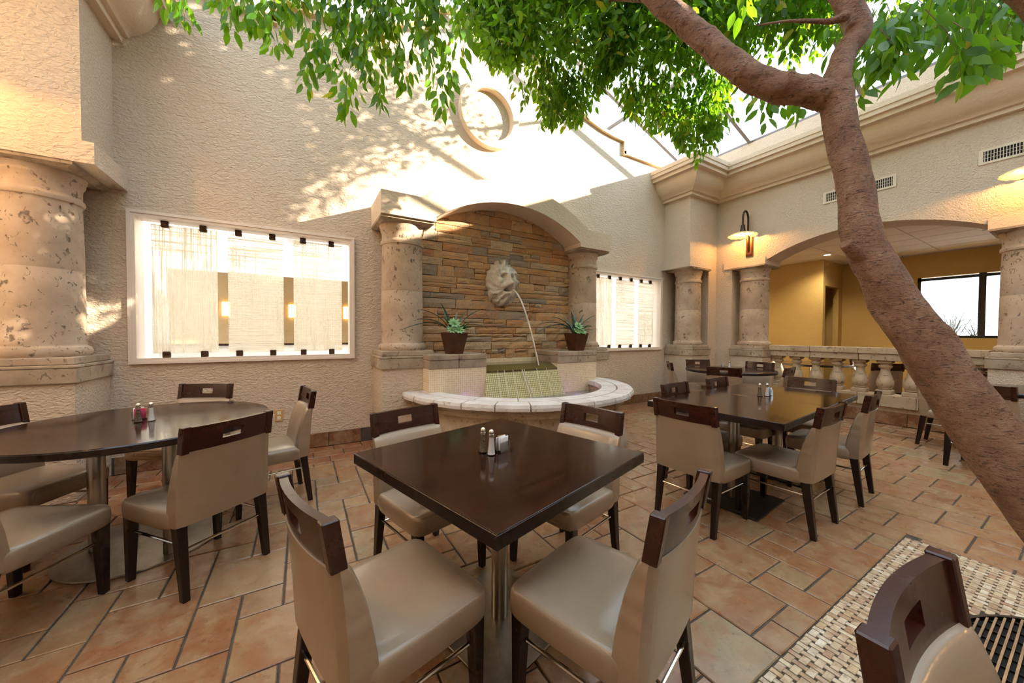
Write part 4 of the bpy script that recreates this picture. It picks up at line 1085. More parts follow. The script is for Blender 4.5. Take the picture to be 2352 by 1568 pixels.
caddy(-0.86, 3.02, 0.2, 'small clear caddy of packets behind the shakers on the left round table', 'on the left round table', ['paperpink', 'paperbrown', 'paper', 'paperbrown'])
shaker('pepper', 3.43, 1.545, 'pepper shaker on the joined tables'); shaker('salt', 3.49, 1.515, 'salt shaker on the joined tables')
caddy(3.565, 1.53, 0.2, 'clear caddy of packets on the joined tables', 'on the joined tables', ['paper', 'paperblue', 'paper', 'paperbrown'])
shaker('salt', 6.03, 3.17, 'salt shaker on the far round table'); caddy(5.99, 3.26, 0.4, 'clear caddy of packets on the far round table', 'on the far round table', ['paper', 'paperblue'])

# ------------------------------------------------------------------ sconces, vents
def sconce(x, y, label, d=-1):
    t = empty('gooseneck_sconce', (x, y, 0), 0 if d < 0 else PI); tag(t, label, 'wall lamp', 'gooseneck wall lamps')
    MB().poly_z([(-0.04, -0.05), (0, -0.05), (0, 0.05), (-0.04, 0.05)], 2.74, 3.12).bbox(-0.025, 0, -0.06, 0.06, 2.71, 3.13, 0.006, 1).build('back_plate', M['copper'], t)
    pts = [(-0.045, 0, 2.80), (-0.07, 0, 2.86), (-0.07, 0, 3.0), (-0.07, 0, 3.36)]+[(-0.16+0.09*math.cos(a), 0, 3.36+0.14*math.sin(a)) for a in [PI*i/12 for i in range(1, 12)]]+[(-0.25, 0, 3.36), (-0.25, 0, 3.22)]
    MB().tube(pts, 0.0165, 12).build('gooseneck', M['bronze'], t, smooth=True)
    MB().lathe([(0.03, 3.24), (0.034, 3.22), (0.034, 3.19), (0.036, 3.18), (0.040, 3.15), (0.055, 3.115), (0.05, 3.11)], (-0.25, 0, 0), 20).build('socket_cap', M['bronze'], t, smooth=40)
    n = 96; vs = []; prof = [(0.045, 3.118), (0.10, 3.104), (0.16, 3.082), (0.205, 3.060), (0.222, 3.048)]
    for r, z in prof:
        for i in range(n):
            a = 2*PI*i/n; k = (r-0.045)/0.177; sc = 1+0.035*k*math.cos(16*a); vs.append((-0.25+r*sc*math.cos(a), r*sc*math.sin(a), z+0.006*k*math.cos(16*a)))
    for r, z in reversed(prof):
        for i in range(n):
            a = 2*PI*i/n; k = (r-0.045)/0.177; sc = 1+0.035*k*math.cos(16*a); vs.append((-0.25+r*sc*math.cos(a), r*sc*math.sin(a), z-0.004+0.006*k*math.cos(16*a)))
    fs = [(j*n+i, j*n+(i+1) % n, (j+1)*n+(i+1) % n, (j+1)*n+i) for j in range(9) for i in range(n)]
    MB().add(vs, fs).build('shade', M['shade'], t, smooth=60)
    MB().lathe([(0.003, 3.045), (0.02, 3.05), (0.028, 3.068), (0.024, 3.09), (0.014, 3.108)], (-0.25, 0, 0), 16).build('bulb', M['bulb'], t, smooth=True)
sconce(XW, 3.37, 'gooseneck wall lamp glowing above the left arcade column')
sconce(XW, 0.45, 'gooseneck wall lamp cropped at the right frame edge')
sconce(XL, 3.37, 'gooseneck wall lamp on the left wall just outside the frame', 1)
sconce(XL, 0.45, 'added out-of-frame gooseneck wall lamp on the left wall beside the viewer', 1)  # unseen lamp, added for warm light on the lower walls
sconce(XL, -2.5, 'added out-of-frame gooseneck wall lamp on the left wall behind the viewer', 1)  # likewise added out of view as warm fill
sconce(XW, -2.5, 'added out-of-frame gooseneck wall lamp on the arcade wall behind the viewer')  # third added warm fill lamp, out of view
def vent(y0, y1, label):
    t = empty('air_vent', (XW, (y0+y1)/2, 3.41)); tag(t, label, 'vent', 'air vents above the arch')
    h = (y1-y0)/2
    MB().box(-0.003, 0, -h+0.02, h-0.02, -0.065, 0.065).build('cavity', M['dark'], t)
    f = MB()
    f.box(-0.012, 0, -h, h, 0.062, 0.088).box(-0.012, 0, -h, h, -0.088, -0.062).box(-0.012, 0, -h, -h+0.035, -0.062, 0.062).box(-0.012, 0, h-0.035, h, -0.062, 0.062).build('frame', M['vent'], t)
    n = int((2*h-0.07)/0.0215); sl = MB().box(-0.011, -0.002, -0.003, 0.003, -0.062, 0.062).mesh('slat', M['vent'])
    for i in range(n): inst('slat', sl, t, (0, -h+0.035+(i+0.5)*(2*h-0.07)/n, 0))
    MB().box(-0.007, -0.004, -h+0.03, h-0.03, 0.018, 0.022).box(-0.007, -0.004, -h+0.03, h-0.03, -0.022, -0.018).build('crossbar', M['vent'], t)
vent(1.53, 2.32, 'long louvred air vent above the arch, crossed by the trunk')
vent(0.10, 0.845, 'louvred air vent cropped at the right frame edge')

# ------------------------------------------------------------------ east room behind the arcade
EZ = 3.0
e = MB()
e.box(10.17, 10.30, 3.33, 6.0, 0, EZ); e.box(11.08, 11.4, 3.33, 3.43, 0, EZ); e.box(10.30, 11.08, 3.33, 3.43, 2.42, EZ)
e.box(7.5, 10.3, 6.0, 6.1, 0, EZ)
struct(e.build('wall_east_block', M['yellow']))
w3 = (0.25, 2.11, 1.24, 2.51)
e = MB().box(11.3, 11.5, -3.2, w3[0], 0, EZ).box(11.3, 11.5, w3[1], 3.4, 0, EZ).box(11.3, 11.5, w3[0], w3[1], 0, w3[2]).box(11.3, 11.5, w3[0], w3[1], w3[3], EZ)
struct(e.build('wall_east', M['yellow']))
struct(MB().box(10.28, 11.3, 3.43, 5.0, 0, 0.02).box(10.28, 11.3, 4.9, 5.0, 0, EZ).box(11.3, 11.4, 3.4, 5.0, 0, EZ).build('wall_passage', M['yellow']))
struct(MB().box(7.5, 11.5, -3.3, -3.2, 0, EZ).build('wall_east_end', M['yellow']))
f = MB().box(11.33, 11.40, w3[0], w3[1], w3[2], w3[2]+0.05).box(11.33, 11.40, w3[0], w3[1], w3[3]-0.075, w3[3]-0.02).box(11.33, 11.40, w3[1]-0.045, w3[1], w3[2], w3[3]).box(11.33, 11.40, w3[0], w3[0]+0.045, w3[2], w3[3]).box(11.32, 11.41, 1.225, 1.315, w3[2], w3[3])
wn = struct(f.build('window_3', M['darkframe']))
for a, b in ((w3[0], 1.27), (1.27, w3[1])): MB().box(11.365, 11.369, a+0.03, b-0.03, w3[2]+0.03, w3[3]-0.05).build('pane', M['winglass'], wn)
# dropped ceiling with lay-in panels
ce = struct(MB().box(7.5, 11.5, -3.2, 6.0, EZ+0.012, EZ+0.05).build('ceiling_east', M['vent']))
pm = MB().bbox(-0.295, 0.295, -0.6, 0.6, -0.008, 0.008, 0.004, 1).mesh('ceiling_panel', M['ceil'])
for i in range(6):
    for j in range(7): inst('ceiling_panel', pm, ce, (7.82+0.61*i, -2.5+1.22*j, EZ+0.006))
def downlight(x, y, label):
    t = empty('downlight', (x, y, EZ)); tag(t, label, 'light', 'recessed ceiling lights')
    MB().lathe([(0.055, -0.008), (0.085, -0.01), (0.09, -0.002), (0.055, -0.002)], n=24, cap=False).build('trim_ring', M['white'], t, smooth=True)
    MB().lathe([(0.001, -0.005), (0.054, -0.005)], n=24, cap=False).build('lens', M['downlight'], t)
    ld = bpy.data.lights.new('downlight_lamp', 'SPOT'); ld.energy = 55; ld.color = (1.0, 0.80, 0.50); ld.spot_size = 2.5; ld.spot_blend = 0.7; ld.shadow_soft_size = 0.06
    lo = bpy.data.objects.new('lamp', ld); link(lo, t); lo.location = (0, 0, -0.03)
downlight(9.65, 3.106, 'small recessed ceiling light glowing above the yellow wall')
downlight(8.6, 4.6, 'added recessed ceiling light deep in the side room, hidden by the column')  # this and the next two: unseen lights added to brighten the side room
downlight(8.6, 1.2, 'added recessed ceiling light above the side room tables')
downlight(10.3, -0.6, 'added recessed ceiling light of the side room beyond the right frame edge')
em = empty('ceiling_spotlight', (9.3, 1.02, EZ)); tag(em, 'small square adjustable ceiling light near the right arcade column', 'light')
MB().bbox(-0.09, 0.09, -0.09, 0.09, -0.012, 0.0, 0.004, 1).build('trim_plate', M['white'], em); MB().bbox(-0.05, 0.05, -0.05, 0.05, -0.045, -0.012, 0.01, 2).build('head', M['chrome'], em)
# grasses outside the east window
rg2 = random.Random(8)
for gi, (gy, nb_, hh) in enumerate(((1.66, 46, 0.95), (1.38, 26, 0.6), (0.85, 30, 0.85))):
    gm = MB()
    for k in range(nb_):
        a = rg2.uniform(-1.25, 1.25); L = hh*rg2.uniform(0.5, 1.0); p0 = Vector((11.62+rg2.uniform(-.05, .05), gy+rg2.uniform(-.07, .07), 1.22))
        dy = math.sin(a)*L*0.8; dx = rg2.uniform(-.08, .1)
        gm.tube([p0, p0+Vector((dx*0.3, dy*0.35, L*0.55)), p0+Vector((dx, dy, L*(0.95-0.35*abs(math.sin(a)))))], [0.005, 0.004, 0.0008], 4)
    o = gm.build('ornamental_grass', M['grass']); tag(o, ('tall spiky grass tuft outside the side room window, left pane', 'short grass tuft outside the side room window beside the mullion', 'grass tuft outside the side room window, right pane')[gi], 'grass', 'grasses outside the window')
struct(MB().box(11.5, 12.6, -0.5, 3.0, 1.0, 1.22).build('floor_planter', M['wallsmooth']))
round_table(8.55, 2.95, 'round table in the side room behind the left balusters')
round_table(9.3, 1.35, 'round table in the side room behind the middle balusters')
chair(8.35, 2.0, 45, 'beige chair in the side room lit from the window, behind the balusters', 'chairs in the side room')
chair(9.2, 2.25, -90, 'beige chair in the side room between its two round tables', 'chairs in the side room')
chair(9.0, 3.6, -110, 'beige chair in the side room in front of the yellow wall', 'chairs in the side room')
chair(8.6, 0.95, 20, 'beige chair in the side room behind the tree trunk', 'chairs in the side room')

# ------------------------------------------------------------------ north room furnishings glimpsed through the panels
for x, lab in ((-1.627, 'yellow glowing wall lamp beyond the first gap of the wide window'), (-0.233, 'yellow glowing wall lamp beyond the second gap of the wide window'), (1.097, 'yellow glowing wall lamp beyond the last gap of the wide window')):
    t = empty('glowing_sconce', (x, 11.19, 1.87)); tag(t, lab, 'wall lamp', 'yellow wall lamps in the room behind')
    MB().lathe([(0.07, -0.17), (0.085, -0.16), (0.085, 0.16), (0.07, 0.17)], n=20).build('shade', M['lampglow'], t, smooth=True)
    MB().bbox(-0.05, 0.05, 0.0, 0.01, -0.1, 0.1, 0.003, 1).build('back_plate', M['bronze'], t)
o = MB().bbox(-0.16, 0.16, -0.012, 0.0, -0.08, 0.08, 0.003, 1).build('air_grille', M['vent']); o.location = (-0.10, YN-0.001, 3.27); tag(o, 'small grey air grille high on the white wall behind the wide window', 'vent')
for i in range(12): MB().box(-0.145+0.0245*i, -0.135+0.0245*i, -0.016, -0.011, -0.065, 0.065).build('slat', M['rafter'], o)
chair(-1.75, 7.6, -60, 'chair in the room behind, left part of the wide window', 'chairs in the room behind')
chair(-0.6, 7.9, 200, 'chair in the room behind, middle of the wide window', 'chairs in the room behind')
chair(0.7, 7.4, -100, 'chair in the room behind, right part of the wide window', 'chairs in the room behind')
round_table(-1.25, 7.15, 'round table in the room behind the wide window')

# ------------------------------------------------------------------ ficus tree
tree = empty('ficus_tree', (GC[0], GC[1], 0)); tag(tree, 'leaning ficus tree with smooth brown trunk and drooping green canopy', 'tree')
TO = Vector((GC[0], GC[1], 0))
def smooth_path(pts, rad, k=6):
    P = [Vector(p) for p in pts]; n = len(P); op, orr = [], []
    for i in range(n-1):
        p0, p1, p2, p3 = P[max(i-1, 0)], P[i], P[i+1], P[min(i+2, n-1)]
        for j in range(k):
            t_ = j/k; a = t_*t_; b = a*t_
            op.append(0.5*((2*p1)+(-p0+p2)*t_+(2*p0-5*p1+4*p2-p3)*a+(-p0+3*p1-3*p2+p3)*b)); orr.append(rad[i]+(rad[i+1]-rad[i])*t_)
    op.append(P[-1]); orr.append(rad[-1]); return op, orr
def limb(name, pts, rad, n=28, k=8, ridges=0.0, bumps=(), seed=0):
    r3 = random.Random(seed)
    op, orr = smooth_path(pts, rad, k)
    orr = [r*(1+0.014*math.sin(i*0.9+seed)+0.008*math.sin(i*2.3)) for i, r in enumerate(orr)]
    if ridges: orr = [r*(1+ridges*(1 if i % 11 == 0 else 0)) for i, r in enumerate(orr)]
    mb = MB().tube([p-TO for p in op], orr, n)
    c_ = [p-TO for p in op]
    vs = []
    for q, p in enumerate(mb.v):
        i = min(q//n, len(c_)-1); d = Vector(p)-c_[i]; a = q % n
        k_ = 1+0.045*math.sin(a*2*PI/n*3+i*0.35+seed)+0.02*math.sin(a*2*PI/n*7+i*0.8)
        for (bi, ba, bs, bw) in bumps:
            da = (a*2*PI/n-ba+PI) % (2*PI)-PI; k_ += bs*math.exp(-((i-bi)/bw)**2-(da/0.5)**2)
        vs.append(c_[i]+d*k_)
    mb.v = [tuple(v) for v in vs]
    return mb.build(name, M['bark'], tree, smooth=70)
TRK = [(2.386, -0.217, -0.02), (2.362, -0.07, 0.33), (2.313, 0.152, 0.723), (2.232, 0.302, 1.05), (2.158, 0.408, 1.291), (2.105, 0.474, 1.473), (2.052, 0.538, 1.66), (2.050, 0.568, 1.89), (2.034, 0.604, 2.106), (2.026, 0.632, 2.309), (2.030, 0.640, 2.40)]
limb('trunk', TRK, [0.135, 0.115, 0.104, 0.090, 0.080, 0.073, 0.067, 0.061, 0.058, 0.058, 0.054], 36, 10, 0.0, [(28, 2.2, 0.12, 3), (38, 4.0, 0.1, 2.5), (46, 1.0, 0.14, 3), (55, 3.0, 0.12, 2), (20, 5.0, 0.1, 3)], 1)
limb('branch', [(2.035, 0.625, 2.30), (1.95, 0.70, 2.355), (1.846, 0.793, 2.393), (1.75, 0.88, 2.48), (1.66, 0.966, 2.61), (1.56, 1.06, 2.76), (1.46, 1.149, 2.90), (1.42, 1.35, 3.25), (1.5, 1.7, 3.7)], [0.056, 0.058, 0.058, 0.055, 0.052, 0.049, 0.046, 0.04, 0.025], 28, 18, 0.045, [(32, 1.0, 0.3, 3)], 2)
limb('branch', [(2.03, 0.635, 2.36), (2.055, 0.632, 2.46), (2.095, 0.625, 2.545), (2.152, 0.597, 2.634), (2.135, 0.625, 2.74), (2.10, 0.67, 2.88), (2.12, 0.8, 3.2), (2.3, 1.1, 3.8)], [0.050, 0.046, 0.044, 0.046, 0.047, 0.044, 0.036, 0.025], 28, 8, 0.0, [(26, 2.0, 0.25, 2)], 3)
limb('branch', [(2.07, 0.62, 2.68), (2.02, 0.66, 2.665), (1.97, 0.71, 2.68), (1.90, 0.78, 2.70), (1.82, 0.86, 2.705)], [0.022, 0.012, 0.009, 0.006, 0.003], 10, 5, 0.0, [], 4)
limb('stem', [(2.47, -0.30, -0.02), (2.45, -0.16, 0.8), (2.385, -0.03, 1.6), (2.30, 0.095, 2.34), (2.225, 0.215, 2.62), (2.10, 0.45, 3.0), (2.0, 0.8, 3.6)], [0.09, 0.08, 0.072, 0.066, 0.063, 0.05, 0.03], 28, 8, 0.0, [(26, 3.5, 0.2, 2)], 5)
limb('branch', [(2.085, 0.505, 1.56), (2.01, 0.54, 1.605), (1.944, 0.566, 1.655)], [0.04, 0.030, 0.022], 14, 5, 0.0, [], 6)
for pts in ([(1.45, 1.2, 2.95), (1.9, 1.9, 3.7), (2.6, 2.4, 4.3), (3.3, 2.6, 4.8)], [(2.3, 1.05, 3.7), (3.0, 1.5, 4.3), (3.8, 1.9, 4.9)], [(1.5, 1.6, 3.55), (1.1, 2.0, 3.9), (0.5, 2.2, 4.1)], [(2.05, 0.7, 3.4), (1.6, 1.0, 3.8), (0.9, 1.4, 4.0)]):
    limb('branch', pts, [0.035, 0.026, 0.018, 0.008][:len(pts)], 10, 5, 0.0, [], 7)

